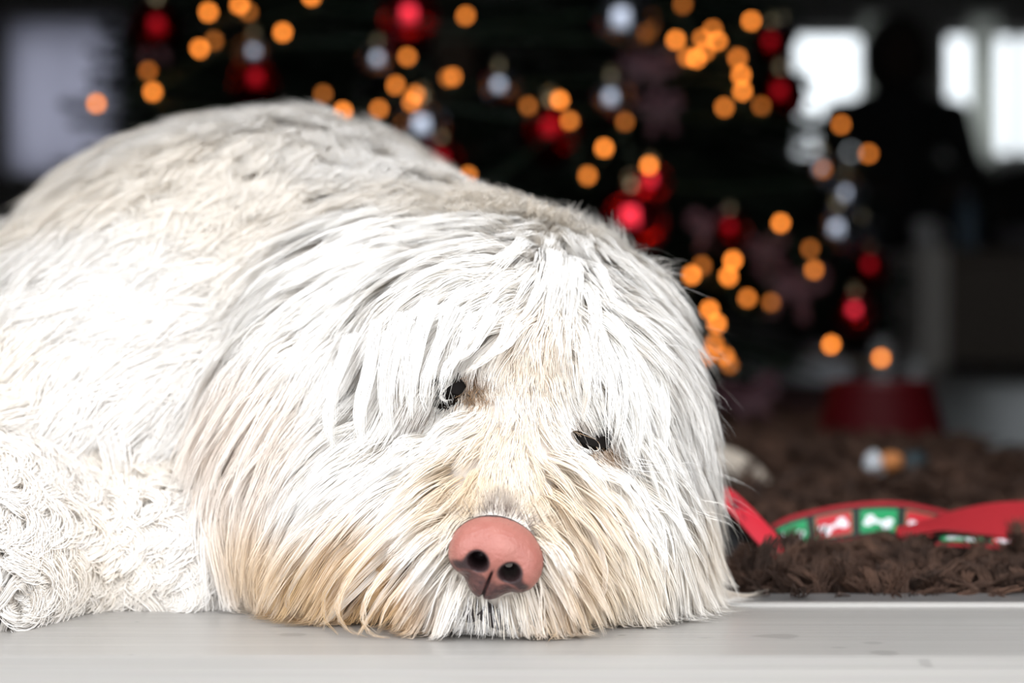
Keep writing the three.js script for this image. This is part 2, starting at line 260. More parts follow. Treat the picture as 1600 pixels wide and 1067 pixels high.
function lieAt(x, y, z) {
  const nz1 = noise(x * 32, y * 32, z * 32) * 0.28 + noise(x * 90, y * 90, z * 90) * 0.16, nz2 = noise(x * 32 + 50, y * 32, z * 32) * 0.28 + noise(x * 90 + 50, y * 90, z * 90) * 0.16;
  let w = 0, dx = 0, dy = 0, dz = 0, l = 0, s = 0;
  for (const c of lie) {
    const a = x - c.x, b = y - c.y, e = (z - c.z) * 0.6, q = a * a + b * b + e * e + 2e-5, k = 1 / (q * q);
    w += k; dx += c.dx * k; dy += c.dy * k; dz += c.dz * k; l += c.l * k; s += c.s * k;
  }
  let n = Math.hypot(dx, dy, dz) || 1; dx = dx / n + nz1; dy = dy / n + nz2; dz = dz / n; n = Math.hypot(dx, dy, dz) || 1;
  lieOut.dx = dx / n; lieOut.dy = dy / n; lieOut.dz = dz / n; lieOut.l = l / w; lieOut.s = s / w; return lieOut;
}
// dyed-in coat colours: place, radius, colour, share at the root, share at the tip
const dyes = [
  [[0, 0.0967, -0.8596], 0.034, [0.78, 0.64, 0.47], 0.5, 0.35], [[-0.0028, 0.0639, -0.8392], 0.04, [0.76, 0.61, 0.43], 0.75, 0.55], [[0.0117, 0.1195, -0.8699], 0.03, [0.80, 0.64, 0.46], 0.6, 0.45],
  [[-0.0281, 0.0526, -0.8391], 0.034, [0.72, 0.53, 0.31], 0.55, 0.6], [[0.0281, 0.0442, -0.839], 0.036, [0.74, 0.55, 0.33], 0.55, 0.6], [[-0.0691, 0.0189, -0.8587], 0.045, [0.64, 0.40, 0.18], 0.4, 0.9], [[-0.1002, 0.0103, -0.8786], 0.042, [0.64, 0.42, 0.20], 0.4, 0.9],
  [[-0.0506, 0.0076, -0.8386], 0.034, [0.66, 0.41, 0.18], 0.3, 0.75], [[0.0225, 0.0104, -0.8386], 0.038, [0.66, 0.43, 0.2], 0.35, 0.7], [[0.0461, 0.016, -0.8587], 0.04, [0.76, 0.60, 0.40], 0.4, 0.6],
  [[-0.131, 0.07, -0.9093], 0.06, [0.84, 0.73, 0.63], 0.9, 0.8], [[-0.1206, 0.0255, -0.8988], 0.03, [0.70, 0.50, 0.30], 0.5, 0.7], [[0.0844, 0.0225, -0.8988], 0.04, [0.78, 0.64, 0.46], 0.4, 0.5],
  [[-0.0179, 0.1067, -0.8617], 0.010, [0.30, 0.17, 0.09], 1, 0.8], [[-0.0466, 0.0948, -0.8696], 0.014, [0.42, 0.26, 0.14], 1, 0.7], [[0.0323, 0.0856, -0.8615], 0.011, [0.28, 0.17, 0.08], 1, 0.7], [[0.0435, 0.0746, -0.8654], 0.011, [0.38, 0.22, 0.10], 1, 0.8],
  [[-0.0055, 0.0574, -0.8192], 0.011, [0.26, 0.2, 0.17], 0.9, 0.5],
];
const tone = [0, 0, 0];
function dyeAt(x, y, z, t, j) {
  { const q = Math.max(0, 1 - t * 1.6); tone[0] = mix(0.935, 0.92, q); tone[1] = mix(0.92, 0.85, q); tone[2] = mix(0.895, 0.76, q); }
  const w = 0.12 + 0.12 * j; tone[0] = mix(tone[0], 0.84, w); tone[1] = mix(tone[1], 0.74, w); tone[2] = mix(tone[2], 0.60, w);
  for (const [p, r, c, a, b] of dyes) {
    const d = Math.hypot(x - p[0], y - p[1], (z - p[2]) * 0.7) / r; if (d > 1) continue;
    const k = clamp(mix(a, b, t) * smooth(1, 0.35, d) * (0.6 + 0.7 * j), 0, 1);
    tone[0] = mix(tone[0], c[0], k); tone[1] = mix(tone[1], c[1], k); tone[2] = mix(tone[2], c[2], k);
  }
  return tone;
}
// hair collected as thin tapered ribbons in one geometry
class Hair {
  constructor(max) { this.p = new Float32Array(max * 3); this.n = new Float32Array(max * 3); this.c = new Float32Array(max * 3); this.ix = new Uint32Array(max * 3); this.v = 0; this.i = 0; this.max = max; }
  strand(pts, nrm, count, width, twist, colour) {   // pts and nrm: flat arrays of count points
    if (this.v + count * 2 > this.max) return;
    const first = this.v, ct = Math.cos(twist), st = Math.sin(twist);
    for (let k = 0; k < count; k++) {
      const a = Math.max(0, k - 1) * 3, b = Math.min(count - 1, k + 1) * 3;
      let tx = pts[b] - pts[a], ty = pts[b + 1] - pts[a + 1], tz = pts[b + 2] - pts[a + 2], l = Math.hypot(tx, ty, tz) || 1; tx /= l; ty /= l; tz /= l;
      let nx = nrm[k * 3], ny = nrm[k * 3 + 1], nz = nrm[k * 3 + 2]; const d = nx * tx + ny * ty + nz * tz; nx -= d * tx; ny -= d * ty; nz -= d * tz; l = Math.hypot(nx, ny, nz) || 1; nx /= l; ny /= l; nz /= l;
      const sx = ty * nz - tz * ny, sy = tz * nx - tx * nz, sz = tx * ny - ty * nx;
      const wx = sx * ct + nx * st, wy = sy * ct + ny * st, wz = sz * ct + nz * st, mx = nx * ct - sx * st, my = ny * ct - sy * st, mz = nz * ct - sz * st;
      const t = k / (count - 1), w = width * 0.5 * (t < 0.15 ? 0.6 + t * 2.66 : 1) * (1 - 0.85 * t * t * t), c = colour(t);
      for (const s of [-1, 1]) {
        const o = this.v * 3;
        this.p[o] = pts[k * 3] + wx * w * s; this.p[o + 1] = pts[k * 3 + 1] + wy * w * s; this.p[o + 2] = pts[k * 3 + 2] + wz * w * s;
        this.n[o] = mx; this.n[o + 1] = my; this.n[o + 2] = mz; this.c[o] = c[0]; this.c[o + 1] = c[1]; this.c[o + 2] = c[2]; this.v++;
      }
      if (k) { const q = first + k * 2; this.ix[this.i++] = q - 2; this.ix[this.i++] = q - 1; this.ix[this.i++] = q; this.ix[this.i++] = q; this.ix[this.i++] = q - 1; this.ix[this.i++] = q + 1; }
    }
  }
  geometry() {
    const g = new THREE.BufferGeometry();
    g.setAttribute('position', new THREE.BufferAttribute(this.p.slice(0, this.v * 3), 3)); g.setAttribute('normal', new THREE.BufferAttribute(this.n.slice(0, this.v * 3), 3)); g.setAttribute('color', new THREE.BufferAttribute(this.c.slice(0, this.v * 3), 3));
    g.setIndex(new THREE.BufferAttribute(this.ix.slice(0, this.i), 1)); return g;
  }
}
const hairMat = mat(1, 1, 1, 0.42, { vertexColors: true, side: THREE.DoubleSide, specularIntensity: 0.5 });
// hair keeps off the eyes and the nose
function offNose(x, y, z) {
  const nx = x - noseAt[0], ny = y - noseAt[1], u = nx * cr + ny * sr, w = -nx * sr + ny * cr;
  return z > noseAt[2] - 0.004 && (u * u) / (0.0194 * 0.0194) + ((w + 0.0010) * (w + 0.0010)) / (0.0180 * 0.0180) < 1;
}
function offEyes(a, o) {   // strands part round the eye opening
  for (const [c, ra, rb, tilt] of eyeSpots) {
    if (a[o + 2] < c[2] - 0.03) continue;
    const ex = a[o] - c[0], ey = a[o + 1] - c[1], ct = Math.cos(tilt), st = Math.sin(tilt), e1 = (ex * ct + ey * st) / ra, e2 = (-ex * st + ey * ct) / rb, l = Math.hypot(e1, e2);
    if (l < 1) { const k = 1 / Math.max(l, 0.15), f1 = e1 * k * ra, f2 = e2 * k * rb; a[o] = c[0] + f1 * ct - f2 * st; a[o + 1] = c[1] + f1 * st + f2 * ct; }
  }
}
const M = 8, gp = new Float32Array(M * 3), gn = new Float32Array(M * 3), cp = new Float32Array(M * 3);
// one lock: a guide that follows the lie of the coat and slides over the body, and strands gathered round it
function lock(hair, x, y, z, n, opt) {
  const L = opt.length, step = L / (M - 1), off = opt.off, f = opt.flow;
  let d0 = f(x, y, z); let dx = d0.dx, dy = d0.dy, dz = d0.dz, k = dx * n[0] + dy * n[1] + dz * n[2];
  dx -= k * n[0]; dy -= k * n[1]; dz -= k * n[2]; let l = Math.hypot(dx, dy, dz) || 1; dx /= l; dy /= l; dz /= l;
  const s = opt.stand; dx = dx * (1 - s) + n[0] * s; dy = dy * (1 - s) + n[1] * s; dz = dz * (1 - s) + n[2] * s; l = Math.hypot(dx, dy, dz); dx /= l; dy /= l; dz /= l;
  const ph = rr(0, 6.28), cu = opt.curl, fr = opt.freq, tx = gauss() * opt.stray, ty = gauss() * opt.stray, tz = gauss() * opt.stray * 0.6;
  let px = x, py = y, pz = z, nx = n[0], ny = n[1], nz = n[2];
  for (let i = 0; i < M; i++) {
    const o = i * 3; gp[o] = px; gp[o + 1] = py; gp[o + 2] = pz; gn[o] = nx; gn[o + 1] = ny; gn[o + 2] = nz;
    const q = f(px, py, pz), t = i / (M - 1), w = Math.sin(ph + t * fr) * cu, w2 = Math.cos(ph * 1.7 + t * fr * 0.8) * cu;
    const sx = dy * nz - dz * ny, sy = dz * nx - dx * nz, sz = dx * ny - dy * nx;
    dx = dx + q.dx * 0.3 + tx + sx * w + nx * w2 * 0.5; dy = dy + q.dy * 0.3 - opt.drop + ty + sy * w + ny * w2 * 0.5; dz = dz + q.dz * 0.3 + tz + sz * w + nz * w2 * 0.5;
    l = Math.hypot(dx, dy, dz); dx /= l; dy /= l; dz /= l;
    px += dx * step; py += dy * step; pz += dz * step;
    const rise = Math.min(off, 0.001 + off * (i + 1) / 3), g = dogField(px, py, pz);
    if (i % 2 === 0 || g < rise) { const e = gradient(dogField, px, py, pz, 0.004); nx = e[0]; ny = e[1]; nz = e[2]; }
    if (g < rise) { const h = rise - g; px += nx * h; py += ny * h; pz += nz * h; }
    if (py < 0.0012) { py = 0.0012 + rnd() * 0.0015; if (dy < 0) dy *= 0.15; }
  }
  gather(hair, opt);
}
function gather(hair, opt) {
  const across = opt.spread, base = opt.dye ?? rr(0, 1);
  for (let c = 0; c < opt.count; c++) {
    const a = rr(0, 6.283), r = Math.sqrt(rnd()) * across, ca = Math.cos(a) * r, sa = Math.sin(a) * r, cl = rr(0.45, 0.95) * opt.clump, len = rr(0.72, 1.04), wob = gauss() * 0.0011, wp = rr(0, 6.28);
    let ok = true;
    for (let i = 0; i < M && ok; i++) {
      const t = i / (M - 1), u = Math.min(M - 1.001, t * (M - 1) * len), b = Math.floor(u), w = u - b, o = i * 3, g0 = b * 3, g1 = g0 + 3;
      const gx = mix(gp[g0], gp[g1], w), gy = mix(gp[g0 + 1], gp[g1 + 1], w), gz = mix(gp[g0 + 2], gp[g1 + 2], w);
      let vx = gp[g1] - gp[g0], vy = gp[g1 + 1] - gp[g0 + 1], vz = gp[g1 + 2] - gp[g0 + 2]; const vl = Math.hypot(vx, vy, vz) || 1; vx /= vl; vy /= vl; vz /= vl;
      const mx = gn[g0], my = gn[g0 + 1], mz = gn[g0 + 2]; let sx = vy * mz - vz * my, sy = vz * mx - vx * mz, sz = vx * my - vy * mx; const sl = Math.hypot(sx, sy, sz) || 1; sx /= sl; sy /= sl; sz /= sl;
      const q = 1 - cl * t * t * (3 - 2 * t), e1 = ca * q + wob * Math.sin(wp + t * 7) * t, e2 = Math.abs(sa) * q * 0.55 + wob * Math.cos(wp + t * 6) * t * 0.5;
      const X = gx + sx * e1 + mx * e2, Y = Math.max(0.0006, gy + sy * e1 + my * e2), Z = gz + sz * e1 + mz * e2;
      cp[o] = X; cp[o + 1] = Y; cp[o + 2] = Z;
      if (i > 0 && !opt.free) { if (offNose(X, Y, Z)) ok = false; else offEyes(cp, o); }
    }
    if (!ok) continue;
    const j = clamp(base * 0.7 + rnd() * 0.5 - 0.1, 0, 1);
    hair.strand(cp, gn, M, opt.width * rr(0.7, 1.25), gauss() * 0.45, opt.colour ?? ((t) => dyeAt(cp[Math.round(t * (M - 1)) * 3], cp[Math.round(t * (M - 1)) * 3 + 1], cp[Math.round(t * (M - 1)) * 3 + 2], t, j)));
  }
}
// evenly scattered roots on the skin
function roots(field, box0, count, accept) {
  const out = [];
  let tries = 0;
  while (out.length < count && tries++ < count * 60) {
    let x = rr(box0[0], box0[1]), y = rr(box0[2], box0[3]), z = rr(box0[4], box0[5]);
    let d = field(x, y, z); if (Math.abs(d) > 0.02) continue;
    for (let k = 0; k < 3; k++) { const e = gradient(field, x, y, z); x -= e[0] * d; y -= e[1] * d; z -= e[2] * d; d = field(x, y, z); }
    if (Math.abs(d) > 0.001 || y < 0.006 || !accept(x, y, z)) continue;
    out.push([x, y, z, gradient(field, x, y, z, 0.003)]);
  }
  return out;
}
const onHead = (x, y, z) => headField(x, y, z) < bodyField(x, y, z) + 0.004;
function coat(name, label, list, max, make) {
  const h = new Hair(max); for (const r of list) { const o = make(r); if (o) lock(h, r[0], r[1], r[2], r[3], o); }
  const m = part(name, h.geometry(), hairMat, dog); m.userData = { kind: 'stuff', label }; console.log(name, h.v, h.i / 3); return m;
}
const headBox = [-0.17, 0.11, 0.004, 0.22, -1.03, -0.8];
const longAt = (x, y, z) => { const q = lieAt(x, y, z); return [q.l, q.s]; };
const lipAt = [-0.0181, 0.0105, -0.8286];
coat('head_coat', 'long silky white hair of the head, tan on the beard', roots(dogField, headBox, 8000, (x, y, z) => onHead(x, y, z) && z > -1.0), 2360000, (r) => {
  const [l, s] = longAt(r[0], r[1], r[2]), short = smooth(0.03, 0.012, l), crown = smooth(0.2, 0.32, s);
  const lip = Math.hypot((r[0] - lipAt[0]) * 0.7, r[1] - lipAt[1], (r[2] - lipAt[2]) * 0.6) < 0.014;
  if (lip && rnd() < 0.3) return null;
  return { length: l * rr(0.7, 1.25), stand: s * rr(0.6, 1.4), off: mix(rr(0.002, 0.014), 0.0015, short), flow: lieAt, curl: rr(0.02, 0.2), freq: rr(3, 9), stray: 0.05, drop: 0.05, spread: mix(rr(0.004, 0.006), 0.003, short), clump: mix(rr(0.6, 1), 0.3, Math.max(short, crown)), count: lip ? 12 : 19, width: mix(0.00034, 0.00026, short) };
});
// loose single hairs standing off the crown and the ear
coat('flyaway_hair', 'loose single hairs on the crown', roots(dogField, [-0.05, 0.11, 0.05, 0.22, -1.0, -0.85], 900, (x, y, z) => onHead(x, y, z) && (x > 0.035 || y > 0.15)), 60000, (r) => {
  const [l] = longAt(r[0], r[1], r[2]);
  return { length: rr(0.025, 0.05), stand: rr(0.5, 0.9), off: 0.004, flow: lieAt, curl: rr(0.3, 0.8), freq: rr(5, 12), stray: 0.2, drop: 0.0, spread: 0.003, clump: 0.1, count: 2, width: 0.00018 };
});
// single locks that show by themselves: the line each one follows, strands, gathered width, dye share
const heroes = [
  // fringe over the half-hidden eye
  [[[-0.0381, 0.1457, -0.8622], [-0.042, 0.1242, -0.8469], [-0.0451, 0.1074, -0.8417], [-0.0435, 0.0924, -0.8426]], 70, 0.0052, 0.1], [[[-0.0274, 0.1428, -0.8601], [-0.0329, 0.1228, -0.8459], [-0.0372, 0.1088, -0.8417], [-0.0383, 0.0975, -0.8416]], 60, 0.0046, 0.1], [[[-0.0492, 0.1399, -0.8651], [-0.0536, 0.117, -0.8518], [-0.0568, 0.0987, -0.8476], [-0.0552, 0.0829, -0.8494]], 70, 0.0055, 0.1],
  [[[-0.0613, 0.137, -0.8721], [-0.0661, 0.114, -0.8578], [-0.0691, 0.0942, -0.8516], [-0.0668, 0.0784, -0.8524]], 70, 0.0055, 0.1], [[[-0.0188, 0.1399, -0.8621], [-0.0244, 0.1242, -0.8479], [-0.0299, 0.113, -0.8418], [-0.0315, 0.1038, -0.8407]], 45, 0.0038, 0.1], [[[-0.0737, 0.1311, -0.88], [-0.0788, 0.108, -0.8647], [-0.0819, 0.0882, -0.8575], [-0.0799, 0.0738, -0.8573]], 60, 0.0055, 0.1],
  [[[-0.0461, 0.137, -0.8601], [-0.047, 0.12, -0.8459], [-0.049, 0.106, -0.8407], [-0.0496, 0.0947, -0.8416]], 50, 0.004, 0.1], [[[-0.0072, 0.1428, -0.8621], [-0.0142, 0.1313, -0.85], [-0.0221, 0.1223, -0.8449], [-0.0283, 0.1183, -0.8448]], 45, 0.004, 0.2], [[[0, 0.137, -0.8601], [-0.0057, 0.127, -0.8489], [-0.0136, 0.12, -0.8449], [-0.0204, 0.1172, -0.8458]], 40, 0.0036, 0.3],
  // crown
  [[[0.0222, 0.1848, -0.9206], [0.0188, 0.1734, -0.9055], [0.0148, 0.1577, -0.8843], [0.0102, 0.1399, -0.8721]], 48, 0.006, 0.1, 1], [[[0.0293, 0.1838, -0.9206], [0.0297, 0.1703, -0.9054], [0.0284, 0.1548, -0.8843], [0.0257, 0.137, -0.8721]], 48, 0.006, 0.1, 1], [[[0.0154, 0.1863, -0.9206], [0.0076, 0.175, -0.9085], [-0.0015, 0.1608, -0.8883], [-0.0132, 0.1473, -0.8782]], 48, 0.006, 0.1, 1], [[[0.0354, 0.1826, -0.9206], [0.041, 0.1689, -0.9064], [0.044, 0.1548, -0.8883], [0.0441, 0.137, -0.8781]], 48, 0.006, 0.1, 1], [[[0.0246, 0.1848, -0.9206], [0.0214, 0.1638, -0.8884], [0.0169, 0.1458, -0.8722], [0.0133, 0.1283, -0.864]], 48, 0.006, 0.15, 1], [[[0.0315, 0.167, -0.8954], [0.0348, 0.1517, -0.8802], [0.0355, 0.1341, -0.868], [0.0329, 0.1197, -0.8619]], 48, 0.006, 0.15, 1],
  // brow at the other side
  [[[0.0394, 0.1312, -0.872], [0.0453, 0.1112, -0.8558], [0.0461, 0.0943, -0.8496], [0.0439, 0.0794, -0.8514]], 60, 0.005, 0.1], [[[0.0484, 0.1311, -0.875], [0.0547, 0.1082, -0.8597], [0.0562, 0.0854, -0.8555], [0.0529, 0.0652, -0.8572]], 60, 0.0055, 0.1], [[[0.0593, 0.1281, -0.885], [0.066, 0.102, -0.8717], [0.068, 0.076, -0.8674], [0.0645, 0.0527, -0.8671]], 60, 0.0055, 0.1],
  [[[0.0305, 0.1312, -0.866], [0.0328, 0.117, -0.8518], [0.0329, 0.103, -0.8467], [0.0307, 0.0929, -0.8496]], 36, 0.0036, 0.4],
  // tan beard
  [[[-0.0407, 0.0612, -0.8372], [-0.0584, 0.0453, -0.829], [-0.0763, 0.0261, -0.8268], [-0.0839, 0.0098, -0.8336], [-0.0749, 0.0006, -0.8265]], 26, 0.0024, 1], [[[-0.0447, 0.0532, -0.8331], [-0.0623, 0.0359, -0.8259], [-0.0746, 0.0182, -0.8237], [-0.075, 0.0061, -0.8216], [-0.0617, -0.0001, -0.8175]], 26, 0.0024, 1], [[[-0.0566, 0.0634, -0.8442], [-0.0786, 0.0444, -0.837], [-0.0953, 0.0228, -0.8408], [-0.1015, 0.0066, -0.8546], [-0.0946, 0.0003, -0.8545]], 28, 0.0026, 0.95],
  [[[-0.0687, 0.0597, -0.8542], [-0.0911, 0.0388, -0.849], [-0.1057, 0.0178, -0.8567], [-0.1107, 0.003, -0.8686]], 28, 0.0028, 0.9], [[[-0.0389, 0.0454, -0.828], [-0.0524, 0.0308, -0.8229], [-0.0633, 0.0159, -0.8207], [-0.0637, 0.0038, -0.8186], [-0.052, -0.0003, -0.8155]], 24, 0.0022, 0.9], [[[-0.0346, 0.0402, -0.825], [-0.044, 0.027, -0.8198], [-0.0538, 0.0148, -0.8187], [-0.0571, 0.004, -0.8176]], 24, 0.0022, 0.85],
  [[[-0.0505, 0.0388, -0.837], [-0.0668, 0.0243, -0.8298], [-0.078, 0.0116, -0.8306], [-0.0826, 0.0012, -0.8345]], 26, 0.0026, 0.9], [[[-0.0303, 0.0352, -0.8209], [-0.0362, 0.0233, -0.8168], [-0.0438, 0.0125, -0.8157], [-0.0488, 0.0041, -0.8166]], 22, 0.0022, 0.7], [[[-0.0779, 0.0504, -0.8611], [-0.095, 0.0333, -0.8589], [-0.1081, 0.0164, -0.8667], [-0.1141, 0.0062, -0.8766]], 26, 0.0026, 0.85],
  [[[-0.0445, 0.0314, -0.8289], [-0.0553, 0.0182, -0.8237], [-0.0621, 0.0073, -0.8226], [-0.0659, -0.0003, -0.8185]], 24, 0.0024, 1], [[[-0.0589, 0.0276, -0.8368], [-0.0712, 0.0155, -0.8327], [-0.0802, 0.0062, -0.8386], [-0.086, 0.0009, -0.8485]], 24, 0.0024, 0.9],
  [[[0.0195, 0.0562, -0.8311], [0.029, 0.0402, -0.825], [0.0309, 0.0211, -0.8228], [0.0221, 0.0032, -0.8226]], 24, 0.0022, 0.9], [[[0.0267, 0.0584, -0.8372], [0.0376, 0.0395, -0.831], [0.0407, 0.0214, -0.8308], [0.0323, 0.0037, -0.8366]], 26, 0.0026, 0.8], [[[0.0166, 0.0402, -0.825], [0.0242, 0.0269, -0.8208], [0.0264, 0.0131, -0.8207], [0.0214, 0.0024, -0.8185]], 22, 0.002, 1], [[[0.034, 0.0521, -0.8441], [0.0479, 0.0327, -0.8409], [0.0525, 0.0149, -0.8467], [0.0457, 0.0023, -0.8505]], 28, 0.0028, 0.6],
  [[[0.0428, 0.0457, -0.851], [0.0571, 0.0257, -0.8508], [0.0611, 0.0117, -0.8586], [0.0538, 0.001, -0.8665]], 28, 0.003, 0.4], [[[0.0138, 0.0321, -0.8229], [0.0198, 0.0189, -0.8187], [0.0187, 0.0081, -0.8176], [0.0123, 0.0011, -0.8165]], 18, 0.002, 0.8],
  // one stray strand out on the sill
  [[[0.0291, 0.0372, -0.8269], [0.027, 0.0212, -0.8218], [0.022, 0.0074, -0.8186], [0.0158, -0.001, -0.8095], [0.0141, -0.0028, -0.7905]], 9, 0.0009, 1],
  // ear: cream locks, and its tip lying on the sill
  [[[-0.1164, 0.1186, -0.9149], [-0.1327, 0.0915, -0.9045], [-0.138, 0.0647, -0.8992], [-0.1301, 0.0411, -0.894], [-0.1171, 0.0235, -0.8908]], 44, 0.0045, 0.4], [[[-0.1067, 0.1157, -0.9098], [-0.123, 0.0888, -0.8995], [-0.1283, 0.0621, -0.8942], [-0.1219, 0.0384, -0.891], [-0.1133, 0.0223, -0.8888]], 44, 0.0045, 0.35], [[[-0.097, 0.1128, -0.9048], [-0.1124, 0.086, -0.8945], [-0.1177, 0.0595, -0.8892], [-0.1154, 0.0389, -0.887], [-0.1098, 0.0243, -0.8848]], 40, 0.0045, 0.25], [[[-0.1255, 0.1184, -0.9248], [-0.141, 0.0941, -0.9146], [-0.1457, 0.07, -0.9093], [-0.1394, 0.0461, -0.904], [-0.1248, 0.0257, -0.8968]], 40, 0.0045, 0.5],
  [[[0.0843, 0.0298, -0.9139], [0.0892, 0.0164, -0.9107], [0.1007, 0.0063, -0.9236], [0.1143, 0.0024, -0.9335], [0.1247, 0.0013, -0.9385]], 46, 0.0042, 0.5], [[[0.0808, 0.0242, -0.9088], [0.0861, 0.0112, -0.9106], [0.0976, 0.0032, -0.9236], [0.1127, 0.0005, -0.9335]], 40, 0.004, 0.3], [[[0.0863, 0.0384, -0.919], [0.0935, 0.0233, -0.9168], [0.1028, 0.0115, -0.9237], [0.1096, 0.0068, -0.9286]], 30, 0.004, 0.3],
];
{
  const h = new Hair(90000), cv3 = new THREE.Vector3();
  for (const [pts, count, spread, dye, hug] of heroes) for (let rep = 0, reps = count > 32 ? 3 : 1; rep < reps; rep++) {
    const jx = reps > 1 ? 0.0032 : 0, bx = gauss() * jx, curve = new THREE.CatmullRomCurve3(pts.map((p, i) => new THREE.Vector3(p[0] + bx + gauss() * jx, p[1] + gauss() * jx * (i ? 1.4 : 1), p[2] + gauss() * jx * 0.4)));
    for (let i = 0; i < M; i++) { curve.getPointAt(i / (M - 1), cv3); if (hug) for (let k = 0; k < 4; k++) { const f = dogField(cv3.x, cv3.y, cv3.z) - (0.003 + 0.010 * Math.min(1, i / 3)), e = gradient(dogField, cv3.x, cv3.y, cv3.z); cv3.x -= e[0] * f; cv3.y -= e[1] * f; cv3.z -= e[2] * f; } gp[i * 3] = cv3.x; gp[i * 3 + 1] = Math.max(0.0015, cv3.y); gp[i * 3 + 2] = cv3.z; const e = gradient(dogField, cv3.x, cv3.y, cv3.z, 0.006), n = V([e[0] * 0.6, e[1] * 0.6, e[2] * 0.6 + 0.5]).normalize(); gn[i * 3] = n.x; gn[i * 3 + 1] = n.y; gn[i * 3 + 2] = n.z; }
    const tan = (t, j) => { const k = dye * (0.35 + 0.65 * t) * (0.55 + 0.6 * j); return [mix(0.93, 0.62, k), mix(0.915, 0.40, k), mix(0.88, 0.19, k)]; };
    gather(h, { spread: reps > 1 ? spread * 0.8 : spread, clump: rr(0.75, 1), count: reps > 1 ? Math.round(count * 0.42) : count, width: 0.00032, free: dye > 0.5 && count < 30, dye: 0.5, colour: (t) => tan(t, hash3(h.v >> 4, 3, 7)) });
  }
  const m = part('long_lock', h.geometry(), hairMat, dog); m.userData = { kind: 'stuff', label: 'long curving locks of the fringe, beard and ears' };
}
